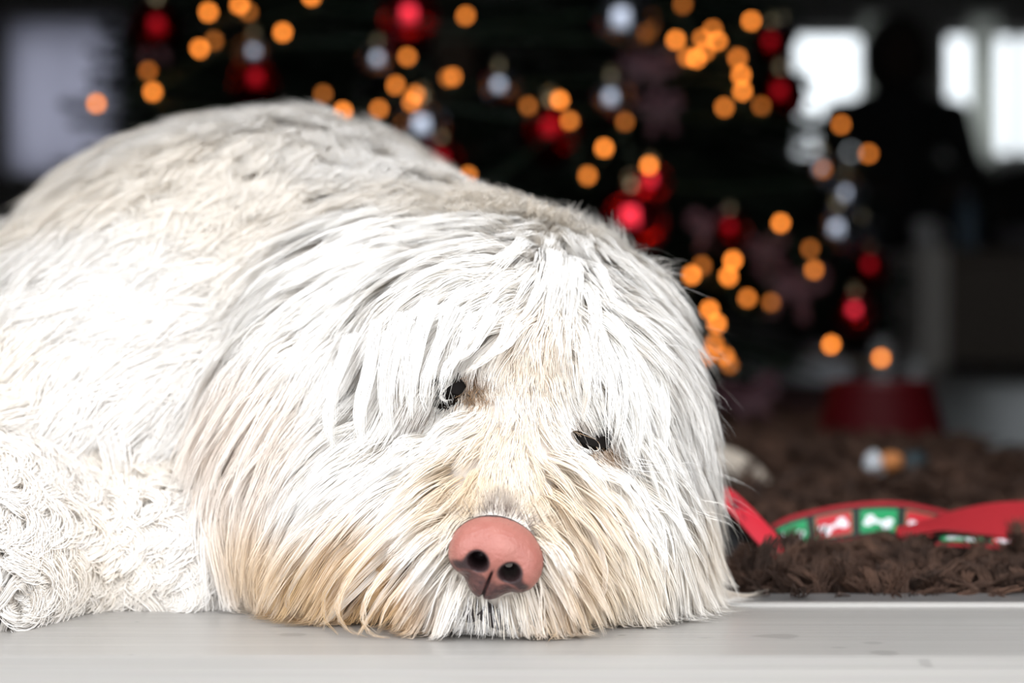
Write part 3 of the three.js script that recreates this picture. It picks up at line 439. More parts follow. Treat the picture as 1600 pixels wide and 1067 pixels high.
// short brown hair and lashes round the eyes
{
  const h = new Hair(70000);
  for (const [c, ra, rb, tilt] of eyeSpots) for (let k = 0; k < 420; k++) {
    const a = rr(0, 6.283), q = rr(0.95, 2.6), u = Math.cos(a) * ra * q, w = Math.sin(a) * rb * q * 1.25, ct = Math.cos(tilt), st = Math.sin(tilt);
    let x = c[0] + u * ct - w * st, y = c[1] + u * st + w * ct, z = c[2] - 0.012;
    for (let i = 0; i < 6; i++) { const f = dogField(x, y, z); z += clamp(f, -0.006, 0.006) * -1; }
    z += 0.0005; const n = gradient(dogField, x, y, z, 0.003), l = rr(0.004, 0.009), dx = (u * ct - w * st) / ra * 0.35 + gauss() * 0.5, dy = (u * st + w * ct) / rb * 0.2 - 0.25 + gauss() * 0.5, dz = 0.45;
    let tx = dx + n[0] * 0.4, ty = dy + n[1] * 0.4, tz = dz + n[2] * 0.4; const s = l / Math.hypot(tx, ty, tz);
    for (let i = 0; i < M; i++) { const t = i / (M - 1); cp[i * 3] = x + tx * s * t; cp[i * 3 + 1] = y + ty * s * t - 0.2 * l * t * t; cp[i * 3 + 2] = z + tz * s * (t - 0.25 * t * t); gn[i * 3] = n[0]; gn[i * 3 + 1] = n[1]; gn[i * 3 + 2] = n[2] + 0.5; offEyes(cp, i * 3); }
    const j = rnd(), k2 = q < 1.4 ? 0.35 : 1, col = [mix(0.22, 0.55, j) * k2, mix(0.12, 0.36, j) * k2, mix(0.06, 0.21, j) * k2]; h.strand(cp, gn, M, 0.00022, gauss(), () => col);
  }
  const patches = [[[-0.0156, 0.107, -0.8597], 0.0085, 420], [[-0.0458, 0.0941, -0.8646], 0.009, 260], [[0.0427, 0.0752, -0.8614], 0.009, 420], [[0.0302, 0.0886, -0.8595], 0.006, 200]];
  for (const [c, rad, count] of patches) for (let k = 0; k < count; k++) {
    const a = rr(0, 6.283), q = Math.sqrt(rnd()) * rad; let x = c[0] + Math.cos(a) * q, y = c[1] + Math.sin(a) * q, z = c[2];
    for (let i = 0; i < 6; i++) z -= clamp(dogField(x, y, z), -0.006, 0.006);
    const n = gradient(dogField, x, y, z, 0.003), l = rr(0.004, 0.008), tx = gauss() * 0.6 + n[0] * 0.4, ty = -0.4 + gauss() * 0.5, tz = 0.9, s = l / Math.hypot(tx, ty, tz);
    for (let i = 0; i < M; i++) { const t = i / (M - 1); cp[i * 3] = x + tx * s * t; cp[i * 3 + 1] = y + ty * s * t; cp[i * 3 + 2] = z + 0.001 + tz * s * (t - 0.3 * t * t) + 0.002 * t; gn[i * 3] = n[0]; gn[i * 3 + 1] = n[1]; gn[i * 3 + 2] = n[2] + 0.5; offEyes(cp, i * 3); }
    const j = rnd(), col = [mix(0.28, 0.62, j), mix(0.16, 0.43, j), mix(0.08, 0.27, j)]; h.strand(cp, gn, M, 0.00022, gauss(), () => col);
  }
  for (let k = 0; k < 900; k++) {
    const a = rr(0, 6.283), q = rr(0.98, 1.5), u = Math.cos(a) * 0.0186 * q, w = Math.sin(a) * 0.0172 * q - 0.001; if (w < -0.012) continue;
    let x = noseAt[0] + u * cr - w * sr, y = noseAt[1] + u * sr + w * cr, z = noseAt[2] - 0.006;
    for (let i = 0; i < 8; i++) z -= clamp(dogField(x, y, z), -0.006, 0.006);
    if (z < noseAt[2] - 0.04) continue;
    const n = gradient(dogField, x, y, z, 0.003), l = rr(0.005, 0.010), ox = x - noseAt[0], oy = y - noseAt[1], ol = Math.hypot(ox, oy), tx = ox / ol * 0.8 + gauss() * 0.4, ty = oy / ol * 0.8 + gauss() * 0.4, tz = 0.55, s = l / Math.hypot(tx, ty, tz);
    for (let i = 0; i < M; i++) { const t = i / (M - 1); cp[i * 3] = x + tx * s * t; cp[i * 3 + 1] = y + ty * s * t; cp[i * 3 + 2] = z + tz * s * (t - 0.4 * t * t); gn[i * 3] = n[0]; gn[i * 3 + 1] = n[1]; gn[i * 3 + 2] = n[2] + 0.5; }
    const j = clamp((q - 1.0) * 3 + gauss() * 0.3, 0, 1), col = [mix(0.22, 0.82, j), mix(0.17, 0.71, j), mix(0.15, 0.58, j)]; h.strand(cp, gn, M, 0.00024, gauss() * 0.6, () => col);
  }
  for (let k = 0; k < 170; k++) {   // pale hair hanging over the mouth
    let x = rr(-0.046, 0.008), y = 0.012 + rr(0.0, 0.012) - (x + 0.02) * 0.12, z = noseAt[2] - 0.006;
    for (let i = 0; i < 8; i++) z -= clamp(dogField(x, y, z), -0.006, 0.006);
    const n = gradient(dogField, x, y, z, 0.003), l = rr(0.009, 0.017), tx = (x + 0.012) * 14 + gauss() * 0.25, tz = 0.45 + rr(0, 0.3), s = l / Math.hypot(tx, 1, tz);
    for (let i = 0; i < M; i++) { const t = i / (M - 1); cp[i * 3] = x + tx * s * t; cp[i * 3 + 1] = Math.max(0.001, y - s * t); cp[i * 3 + 2] = z + 0.0045 + tz * s * (t - 0.6 * t * t); gn[i * 3] = n[0]; gn[i * 3 + 1] = n[1]; gn[i * 3 + 2] = n[2] + 0.5; }
    if (offNose(cp[0], cp[1], cp[2]) || offNose(cp[9], cp[10], cp[11])) continue;
    const j = rnd(), col = [mix(0.9, 0.82, j), mix(0.88, 0.72, j), mix(0.86, 0.58, j)]; h.strand(cp, gn, M, 0.00028, gauss() * 0.5, () => col);
  }
  const m = part('face_hair', h.geometry(), hairMat, dog); m.userData = { kind: 'stuff', label: 'short brown hair round the eyes and the nose' };
}
// body coat: short soft waves, copies of a few tufts
const bodyTuft = (curl, v) => {
  const N = curl > 0.5 ? 15 : M, h = new Hair(6000), pts = new Float32Array(N * 3), nr = new Float32Array(N * 3);
  for (let s = 0; s < 50; s++) {
    const a = rr(0, 6.283), r = Math.sqrt(rnd()) * (curl > 0.5 ? 0.0055 : 0.0085), ox = Math.cos(a) * r, oz = Math.sin(a) * r, len = rr(0.75, 1.1), ph = v * 2.1 + gauss() * (curl > 0.5 ? 0.12 : 0.3), q = curl > 0.5 ? rr(0.6, 0.9) : rr(0.1, 0.55);
    let x = ox, y = 0, z = oz, ang = rr(0.9, 1.15);
    for (let k = 0; k < N; k++) {
      const t = k / (N - 1), o = k * 3;
      const pull = 1 - q * t;
      const cA = curl > 0.5 ? 0.0042 * Math.min(1, t * 2) : 0;
      pts[o] = x - ox * (1 - pull) + Math.cos(ph * 1.3 + t * 8) * cA * 0.6; pts[o + 1] = y + Math.sin(ph * 1.3 + t * 8) * cA * 0.5; pts[o + 2] = z - oz * (1 - pull) + Math.sin(ph + t * 5 * (1 + curl)) * (curl > 0.5 ? cA : 0.0035 * t * (0.5 + curl));
      nr[o] = -Math.sin(0.6 * t) * -0.4; nr[o + 1] = 1; nr[o + 2] = 0;
      ang = mix(1.0, curl > 0.5 ? -1.6 : -0.15, t) + 0.25 * Math.sin(ph + t * 6);
      x += Math.cos(ang) * 0.035 * len / (N - 1); y += Math.max(-0.6, Math.sin(ang)) * 0.035 * len / (N - 1);
    }
    const j = rnd(), c = [0, 0, 0];
    h.strand(pts, nr, N, 0.0004 * rr(0.7, 1.3), gauss() * 0.5, (t) => { const q = clamp(0.75 - t, 0, 0.75) + j * 0.35; c[0] = mix(0.925, 0.89, q); c[1] = mix(0.90, 0.81, q); c[2] = mix(0.865, 0.71, q); return c; });
  }
  return h.geometry();
};
function tufts(name, label, geos, list, scaleOf, flowOf, tintOf) {
  geos.forEach((g, v) => {
    const mine = list.filter((_, i) => i % geos.length === v), im = lit(new THREE.InstancedMesh(g, hairMat, mine.length)), m4 = new THREE.Matrix4(), X = new THREE.Vector3(), Y = new THREE.Vector3(), Z = new THREE.Vector3(), c = new THREE.Color();
    mine.forEach((r, i) => {
      Y.set(...r[3]); const f = flowOf(r[0], r[1], r[2]); X.set(f[0] + gauss() * 0.5, f[1] + gauss() * 0.5, f[2] + gauss() * 0.5); X.addScaledVector(Y, -X.dot(Y)).normalize(); Z.crossVectors(X, Y);
      Y.set(...r[3]).addScaledVector(X, gauss() * 0.2).normalize();
      const s = scaleOf(r) * rr(0.75, 1.25); m4.makeBasis(X.multiplyScalar(s), Y.multiplyScalar(s), Z.multiplyScalar(s)).setPosition(r[0] - r[3][0] * 0.002, r[1] - r[3][1] * 0.002, r[2] - r[3][2] * 0.002);
      im.setMatrixAt(i, m4); const t = tintOf(r); im.setColorAt(i, c.setRGB(t[0], t[1], t[2]));
    });
    im.name = name; im.userData = { kind: 'stuff', label }; dog.add(im);
  });
}
const wavy = [0, 1, 2, 3].map((v) => bodyTuft(0.15, v)), curly = [0, 1, 2].map((v) => bodyTuft(0.8, v));
const bodyRoots = roots(dogField, [-0.56, 0.08, 0.004, 0.26, -1.54, -0.86], 24000, (x, y, z) => !onHead(x, y, z) || z < -0.985);
const nearLeg = (r) => r[2] > -1.0 && r[1] < 0.085;
tufts('body_coat', 'soft wavy white coat of the body', wavy, bodyRoots.filter((r) => !nearLeg(r)), () => 1, (x, y, z) => [-0.55 + 0.8 * noise(x * 14, y * 14, z * 14), -0.45 + 0.9 * noise(x * 14 + 9, y * 14, z * 14), 0.3],
  (r) => { const n = 0.5 + 0.5 * noise(r[0] * 16, r[1] * 16, r[2] * 16 + 3), k = smooth(0.45, 0.8, n); return [1, mix(1, 0.965, k), mix(1, 0.91, k)]; });
tufts('leg_coat', 'curly white hair of the front legs', curly, bodyRoots.filter(nearLeg).concat(roots(dogField, [-0.3, -0.1, 0.004, 0.09, -1.02, -0.84], 900, (x, y, z) => !onHead(x, y, z))), () => 1, (x, y, z) => [-0.2 + 0.9 * noise(x * 22, y * 22, z * 22), -0.7 + 0.6 * noise(x * 22 + 9, y * 22, z * 22), 0.3],
  (r) => { const n = 0.5 + 0.5 * noise(r[0] * 30, r[1] * 30, r[2] * 30 + 3), k = smooth(0.5, 0.85, n); return [1, mix(1, 0.97, k), mix(1, 0.92, k)]; });
console.log('coat done');
// ---------------------------------------------------------------- rug
{
  const rug = thing('rug', 'dark brown shaggy rug reaching from the door sill to the tree', 'rug', [0, -0.022, 0]);
  part('backing', rbox(-1.25, 0.485, 0.0005, 0.008, -2.75, -0.95, 0.003), mat(0.03, 0.017, 0.011, 0.95), rug);
  const yarn = (v) => {
    const list = [];
    for (let s = 0; s < 5; s++) {   // each yarn is a loose twist of fine fibres
      const a = rr(0, 6.28), lean = rr(0.3, 1.2), ox = gauss() * 0.005, oz = gauss() * 0.005, ph = rr(0, 6.28), hgt = rr(0.016, 0.03), wob = rr(0.002, 0.004);
      for (let f = 0; f < 9; f++) {
        const pts = [], fa = f / 9 * 6.28, fr = rr(0.0006, 0.0019), fray = rr(0.3, 2.2);
        for (let k = 0; k < 5; k++) { const t = k / 4, w = fr * (1 + fray * t * t), an = fa + t * 4 + gauss() * 0.25; pts.push([ox + Math.cos(a) * lean * hgt * t * t + Math.sin(ph + t * 6) * wob * t + Math.cos(an) * w, hgt * t * (1 - 0.3 * t * lean) + gauss() * 0.0008, oz + Math.sin(a) * lean * hgt * t * t + Math.cos(ph + t * 6) * wob * t + Math.sin(an) * w]); }
        list.push(tube(pts, 0.00042, 6, 3));
      }
    }
    return merged(list);
  };
  const m = mat(0.105, 0.052, 0.031, 0.9);
  const m4 = new THREE.Matrix4(), q = new THREE.Quaternion(), e = new THREE.Euler(), c = new THREE.Color();
  for (let v = 0; v < 4; v++) {
    const places = [];
    for (let z = -0.955; z > -2.73;) { const st = z > -1.35 ? 0.0075 : 0.013; for (let x = -0.62; x < 0.48; x += st) if (rnd() < 0.25) places.push([x + gauss() * 0.004, z + gauss() * 0.004, z > -1.35 ? 1 : 1.5]); z -= st; }
    const im = lit(new THREE.InstancedMesh(yarn(v), m, places.length));
    places.forEach(([x, z, s], i) => {
      const n = noise(x * 28, 0, z * 28), b = 0.75 + 0.35 * noise(x * 60, 5, z * 60) + rr(-0.2, 0.25); e.set(n * 0.5 + gauss() * 0.25, rr(0, 6.28), noise(x * 28, 7, z * 28) * 0.5 + gauss() * 0.25); q.setFromEuler(e);
      const k = rr(0.8, 1.2); m4.compose(new THREE.Vector3(Math.min(x, 0.478), 0.006, Math.min(z, -0.953)), q, new THREE.Vector3(s * k, k * (1 + 0.2 * n), s * k)); im.setMatrixAt(i, m4); im.setColorAt(i, c.setRGB(b, b, b));
    });
    im.name = 'pile'; im.userData = { kind: 'stuff', label: 'thick brown yarn pile' }; rug.add(im);
  }
}

// ---------------------------------------------------------------- leash, its handle and the toys on the rug
// a strap between two edge lines, with thickness; uv.x runs along it in metres, uv.y across
function strap(top, bot, th, side = 0, seg = 60) {
  const a = new THREE.CatmullRomCurve3(top.map(V)).getPoints(seg), b = new THREE.CatmullRomCurve3(bot.map(V)).getPoints(seg), pos = [], uv = [], ix = [], n = new THREE.Vector3(), t = new THREE.Vector3();
  let len = 0;
  const rows = side ? 2 : 4;
  for (let i = 0; i <= seg; i++) {
    t.subVectors(a[Math.min(seg, i + 1)], a[Math.max(0, i - 1)]); n.crossVectors(new THREE.Vector3().subVectors(a[i], b[i]), t).normalize().multiplyScalar(th / 2);
    if (i) len += a[i].distanceTo(a[i - 1]);
    const f = side ? [[a[i], side], [b[i], side]] : [[a[i], 1], [b[i], 1], [b[i], -1], [a[i], -1]];
    f.forEach(([p, s], k) => { pos.push(p.x + n.x * s, p.y + n.y * s, p.z + n.z * s); uv.push(len, k === 0 || k === 3 ? 1 : 0); });
    if (i) for (let k = 0; k < (side ? 1 : 4); k++) { const o = (i - 1) * rows, p = o + rows, k2 = (k + 1) % rows; ix.push(o + k, o + k2, p + k, p + k, o + k2, p + k2); }
  }
  const g = new THREE.BufferGeometry(); g.setAttribute('position', new THREE.Float32BufferAttribute(pos, 3)); g.setAttribute('uv', new THREE.Float32BufferAttribute(uv, 2)); g.setIndex(ix); g.computeVertexNormals(); return g;
}
{
  const leash = thing('dog_leash', 'red webbing leash printed with green and red squares lying on the brown rug', 'leash');
  const rib = noiseTexture(64, 16, (u) => { const n = 0.5 + 0.5 * Math.sin(u * 6.283 * 8); return [n, n, n]; }, false); rib.repeat.set(1 / 0.012, 1);
  const red = mat(0.44, 0.014, 0.022, 0.7, { bumpMap: rib, bumpScale: 0.0005, side: THREE.DoubleSide });
  // printed side: squares of green and red with a white dog bone on each, black bars between them
  const cv = document.createElement('canvas'); cv.width = 1024; cv.height = 256; const g = cv.getContext('2d');
  g.fillStyle = '#0a0808'; g.fillRect(0, 0, 1024, 256);
  for (let i = 0; i < 4; i++) {
    const x = i * 256; g.fillStyle = i % 2 ? '#c8202c' : '#0f9a5a'; g.fillRect(x + 22, 26, 214, 204);
    g.strokeStyle = i % 2 ? '#4d8a62' : '#2f7a52'; g.lineWidth = 8; g.strokeRect(x + 24, 30, 210, 196);
    g.fillStyle = '#f4f4f8'; g.save(); g.translate(x + 128, 140); g.rotate(i % 2 ? -0.35 : 0.3);
    g.fillRect(-52, -17, 104, 34); for (const [px, py] of [[-56, -22], [-56, 22], [56, -22], [56, 22]]) { g.beginPath(); g.arc(px, py, 27, 0, 7); g.fill(); }
    g.restore();
  }
  const print = new THREE.CanvasTexture(cv); print.colorSpace = THREE.SRGBColorSpace; print.wrapS = print.wrapT = THREE.RepeatWrapping; print.repeat.set(1 / 0.116, 1);
  const printMat = mat(1, 1, 1, 0.6, { map: print, side: THREE.DoubleSide });
  // the arch with its print showing, seen between red borders
  const t1 = [[0.1499, 0.0121, -1.1287], [0.1608, 0.0193, -1.1288], [0.1825, 0.0245, -1.1338], [0.2081, 0.0278, -1.1388], [0.232, 0.0277, -1.1438], [0.2523, 0.0238, -1.1488], [0.2708, 0.0186, -1.1537], [0.2914, 0.0119, -1.1587]];
  const b1 = [[0.1509, -0.0056, -1.1135], [0.1613, -0.0004, -1.1135], [0.1823, 0.005, -1.1186], [0.2053, 0.0078, -1.1236], [0.2278, 0.0076, -1.1286], [0.2471, 0.004, -1.1336], [0.2642, -0.0012, -1.1385], [0.2838, -0.0087, -1.1434]];
  part('webbing', strap(t1, b1, 0.0022), red, leash);
  const inset = (a, b, k) => a.map((p, i) => p.map((c, j) => mix(c, b[i][j], k)));
  part('printed_face', strap(inset(t1, b1, 0.13), inset(b1, t1, 0.06), 0.0032, -1), printMat, leash).userData.label = 'green and red printed squares with white bones';
  // the twist that turns its plain red back up
  part('webbing', strap([[0.2203, 0.0169, -1.0987], [0.2321, 0.0191, -1.0987], [0.2479, 0.0238, -1.1038], [0.2639, 0.0273, -1.1088], [0.2801, 0.0295, -1.1139], [0.3001, 0.0301, -1.1189], [0.3406, 0.0265, -1.1288]],
    [[0.2205, 0.0136, -1.0887], [0.2317, 0.0157, -1.0867], [0.2456, 0.0178, -1.0837], [0.2587, 0.0164, -1.0837], [0.273, 0.0143, -1.0857], [0.292, 0.0122, -1.0887], [0.3315, 0.0081, -1.0986]], 0.0022), red, leash);
  // the end that lies flat in the pile, print upwards
  const t3 = [[0.245, 0.0132, -1.0987], [0.2652, 0.0132, -1.0987], [0.2873, 0.0125, -1.0987], [0.3168, 0.011, -1.0987]], b3 = [[0.2372, 0.0109, -1.0687], [0.2566, 0.0102, -1.0686], [0.2781, 0.0087, -1.0686], [0.3067, 0.0073, -1.0686]];
  part('webbing', strap(t3, b3, 0.002), red, leash);
  part('printed_face', strap(inset(t3, b3, 0.1), inset(b3, t3, 0.1), 0.003, -1), printMat, leash);

  const col = thing('dog_collar', 'red collar strap with dark printed marks beside the head of the dog', 'collar');
  const cw = document.createElement('canvas'); cw.width = 512; cw.height = 128; const h = cw.getContext('2d');
  h.fillStyle = '#e0283a'; h.fillRect(0, 0, 512, 128); h.fillStyle = 'rgba(70,12,28,0.75)';
  for (const x of [110, 330]) { h.beginPath(); h.ellipse(x, 70, 34, 22, 0.2, 0, 7); h.fill(); for (const [a, b] of [[-44, -26], [-16, -40], [18, -40], [46, -22]]) { h.beginPath(); h.ellipse(x + a, 62 + b * 0.8, 12, 10, 0, 0, 7); h.fill(); } h.fillRect(x + 60, 84, 46, 10); }
  const marks = new THREE.CanvasTexture(cw); marks.colorSpace = THREE.SRGBColorSpace; marks.wrapS = marks.wrapT = THREE.RepeatWrapping; marks.repeat.set(1 / 0.06, 1);
  const redPrint = mat(0.9, 0.9, 0.9, 0.6, { map: marks, side: THREE.DoubleSide }), black = mat(0.006, 0.006, 0.007, 0.7, { side: THREE.DoubleSide });
  const t = [[0.105, 0.0431, -1.099], [0.115, 0.0428, -1.089], [0.123, 0.0408, -1.079], [0.1308, 0.0342, -1.0689], [0.1392, 0.0252, -1.0588], [0.1466, 0.0162, -1.0537], [0.1505, 0.0069, -1.0486]], b = [[0.1015, 0.0366, -1.0889], [0.11, 0.0372, -1.0789], [0.1154, 0.0352, -1.0689], [0.1218, 0.0294, -1.0589], [0.1291, 0.021, -1.0488], [0.1358, 0.0124, -1.0437], [0.1393, 0.0029, -1.0386]];
  part('strap', strap(t, b, 0.002), redPrint, col);
  part('keeper', strap([[0.1149, 0.0439, -1.085], [0.1175, 0.0442, -1.082], [0.1197, 0.0422, -1.079]], [[0.1089, 0.0367, -1.0719], [0.1111, 0.037, -1.0689], [0.1133, 0.0359, -1.0659]], 0.0034), black, col).userData.label = 'black keeper band';
  part('lining', strap([[0.1155, 0.032, -1.0839], [0.1224, 0.0268, -1.0738], [0.1291, 0.0186, -1.0637], [0.1363, 0.0099, -1.0586], [0.1396, 0.0027, -1.0536]], [[0.1118, 0.0116, -1.0687], [0.1164, 0.0085, -1.0586], [0.1208, 0.0049, -1.0536], [0.1252, 0.0013, -1.0485], [0.128, -0.0022, -1.0485]], 0.002), black, col).userData.label = 'black inner lining';

  // chew horn behind the head
  const chew = thing('chew_horn', 'pale beige curved chew lying behind the red collar', 'dog chew');
  const hp = [[0.1302, -0.0203, -1.6183], [0.1474, 0.0057, -1.5986], [0.164, 0.018, -1.5788], [0.1855, 0.0158, -1.5587], [0.2022, 0.0039, -1.5386], [0.2132, -0.0054, -1.5285]], curve = new THREE.CatmullRomCurve3(hp.map(V));
  const hg = new THREE.TubeGeometry(curve, 40, 1, 16), hpz = hg.attributes.position, c0 = new THREE.Vector3(), vv = new THREE.Vector3();
  for (let i = 0; i < hpz.count; i++) { const k = Math.floor(i / 17) / 40; curve.getPointAt(k, c0); vv.fromBufferAttribute(hpz, i).sub(c0); const r = 0.019 * Math.pow(1 - k, 0.6) + 0.0025; vv.multiplyScalar(r).add(c0); vv.y = Math.max(vv.y, -0.004); hpz.setXYZ(i, vv.x, vv.y, vv.z); }
  hg.computeVertexNormals(); part('horn', hg, mat(0.62, 0.53, 0.43, 0.6), chew);
  part('cut_end', new THREE.SphereGeometry(0.021, 20, 12), mat(0.45, 0.38, 0.3, 0.7), chew).position.set(...hp[0]);

  // small knotted toy
  const toy = thing('dog_toy', 'small white, orange and dark green toy on the brown rug', 'toy', [0.3138, 0.0037, -1.5786]);
  const lump = (c, r, n) => { const g0 = new THREE.SphereGeometry(1, 24, 18), p = g0.attributes.position; for (let i = 0; i < p.count; i++) { const k = 1 + 0.12 * noise(p.getX(i) * 2 + n, p.getY(i) * 2, p.getZ(i) * 2); p.setXYZ(i, c[0] + p.getX(i) * r[0] * k, c[1] + p.getY(i) * r[1] * k, c[2] + p.getZ(i) * r[2] * k); } g0.computeVertexNormals(); return g0; };
  part('head', lump([-0.0155, 0.012, 0.004], [0.0085, 0.014, 0.009], 1), mat(0.62, 0.65, 0.68, 0.6), toy);
  part('beak', lump([-0.001, 0.0165, 0.006], [0.0095, 0.009, 0.008], 5), mat(0.6, 0.22, 0.06, 0.6), toy);
  part('wing', lump([0.019, 0.008, 0.0], [0.013, 0.019, 0.011], 8), mat(0.012, 0.028, 0.034, 0.6), toy);
  part('body', lump([0.004, -0.006, 0.0], [0.019, 0.012, 0.013], 3), mat(0.012, 0.035, 0.028, 0.6), toy);

  // bowl, bag and bottles by the tree
  const bowl = thing('dog_bowl', 'dark red dog bowl with sloping sides on the edge of the rug', 'bowl', [0.4121, -0.0063, -2.1385]);
  const lp = [[0.062, 0.071], [0.058, 0.071], [0.052, 0.03], [0.001, 0.026]], outerP = [[0.001, 0.003], [0.083, 0.003], [0.087, 0.008], [0.084, 0.014], [0.068, 0.066], [0.066, 0.071], [0.062, 0.073]];
  part('bowl_wall', new THREE.LatheGeometry([...outerP, ...lp].map(([x, y]) => new THREE.Vector2(x * 0.86, y)), 48), mat(0.06, 0.0015, 0.003, 0.6, { specularIntensity: 0.25, side: THREE.DoubleSide }), bowl);
  part('rim', new THREE.TorusGeometry(0.055, 0.0032, 10, 48).rotateX(Math.PI / 2).translate(0, 0.072, 0), mat(0.08, 0.003, 0.005, 0.4), bowl);
  const bag = thing('gift_bag', 'white paper gift bag on the floor behind the tree', 'gift bag', [0.6632, -0.0236, -4.0985]);
  const bg = box(-0.052, 0.052, 0, 0.075, -0.03, 0.03), bp = bg.attributes.position; for (let i = 0; i < bp.count; i++) if (bp.getY(i) > 0.05) bp.setX(i, bp.getX(i) * 1.12 + 0.004); bg.computeVertexNormals();
  part('bag_body', bg, mat(0.75, 0.78, 0.82, 0.7), bag);
  const tissue = new THREE.ConeGeometry(0.045, 0.04, 9, 4, true), tp = tissue.attributes.position; for (let i = 0; i < tp.count; i++) { tp.setX(i, tp.getX(i) + noise(tp.getX(i) * 90, tp.getY(i) * 90, 2) * 0.006); tp.setZ(i, tp.getZ(i) + noise(tp.getX(i) * 90, tp.getY(i) * 90, 7) * 0.006); } tissue.rotateX(Math.PI); tissue.translate(0.004, 0.088, 0); tissue.computeVertexNormals();
  part('tissue_paper', tissue, mat(0.75, 0.76, 0.78, 0.8, { side: THREE.DoubleSide }), bag);
  for (const dx of [-0.012, 0.012]) part('handle', tube([[dx * 2, 0.07, 0.032], [dx * 1.6, 0.095, 0.034], [0, 0.103, 0.034], [-dx * 1.6, 0.095, 0.034], [-dx * 2, 0.07, 0.032]], 0.0015, 16, 6).translate(0, 0, dx > 0 ? -0.066 : 0), mat(0.5, 0.02, 0.03, 0.6), bag);
  const bottle = (pos, r, hgt, label) => { const o = thing('candle_jar', label, 'candle', pos); part('jar', new THREE.LatheGeometry([[0.0005, 0], [r, 0], [r * 1.04, hgt * 0.05], [r, hgt * 0.7], [r * 0.72, hgt * 0.82], [r * 0.7, hgt * 0.96]].map(([x, y]) => new THREE.Vector2(x, y)), 32), mat(0.75, 0.76, 0.76, 0.3), o); part('lid', new THREE.CylinderGeometry(r * 0.78, r * 0.78, hgt * 0.08, 32).translate(0, hgt * 0.99, 0), mat(0.6, 0.6, 0.6, 0.3), o); };
  bottle([0.8502, -0.0221, -4.3985], 0.027, 0.115, 'tall pale glass candle jar on the floor behind the red bowl');
  bottle([0.9283, -0.0221, -4.3985], 0.021, 0.072, 'short pale glass candle jar on the floor behind the red bowl');
}

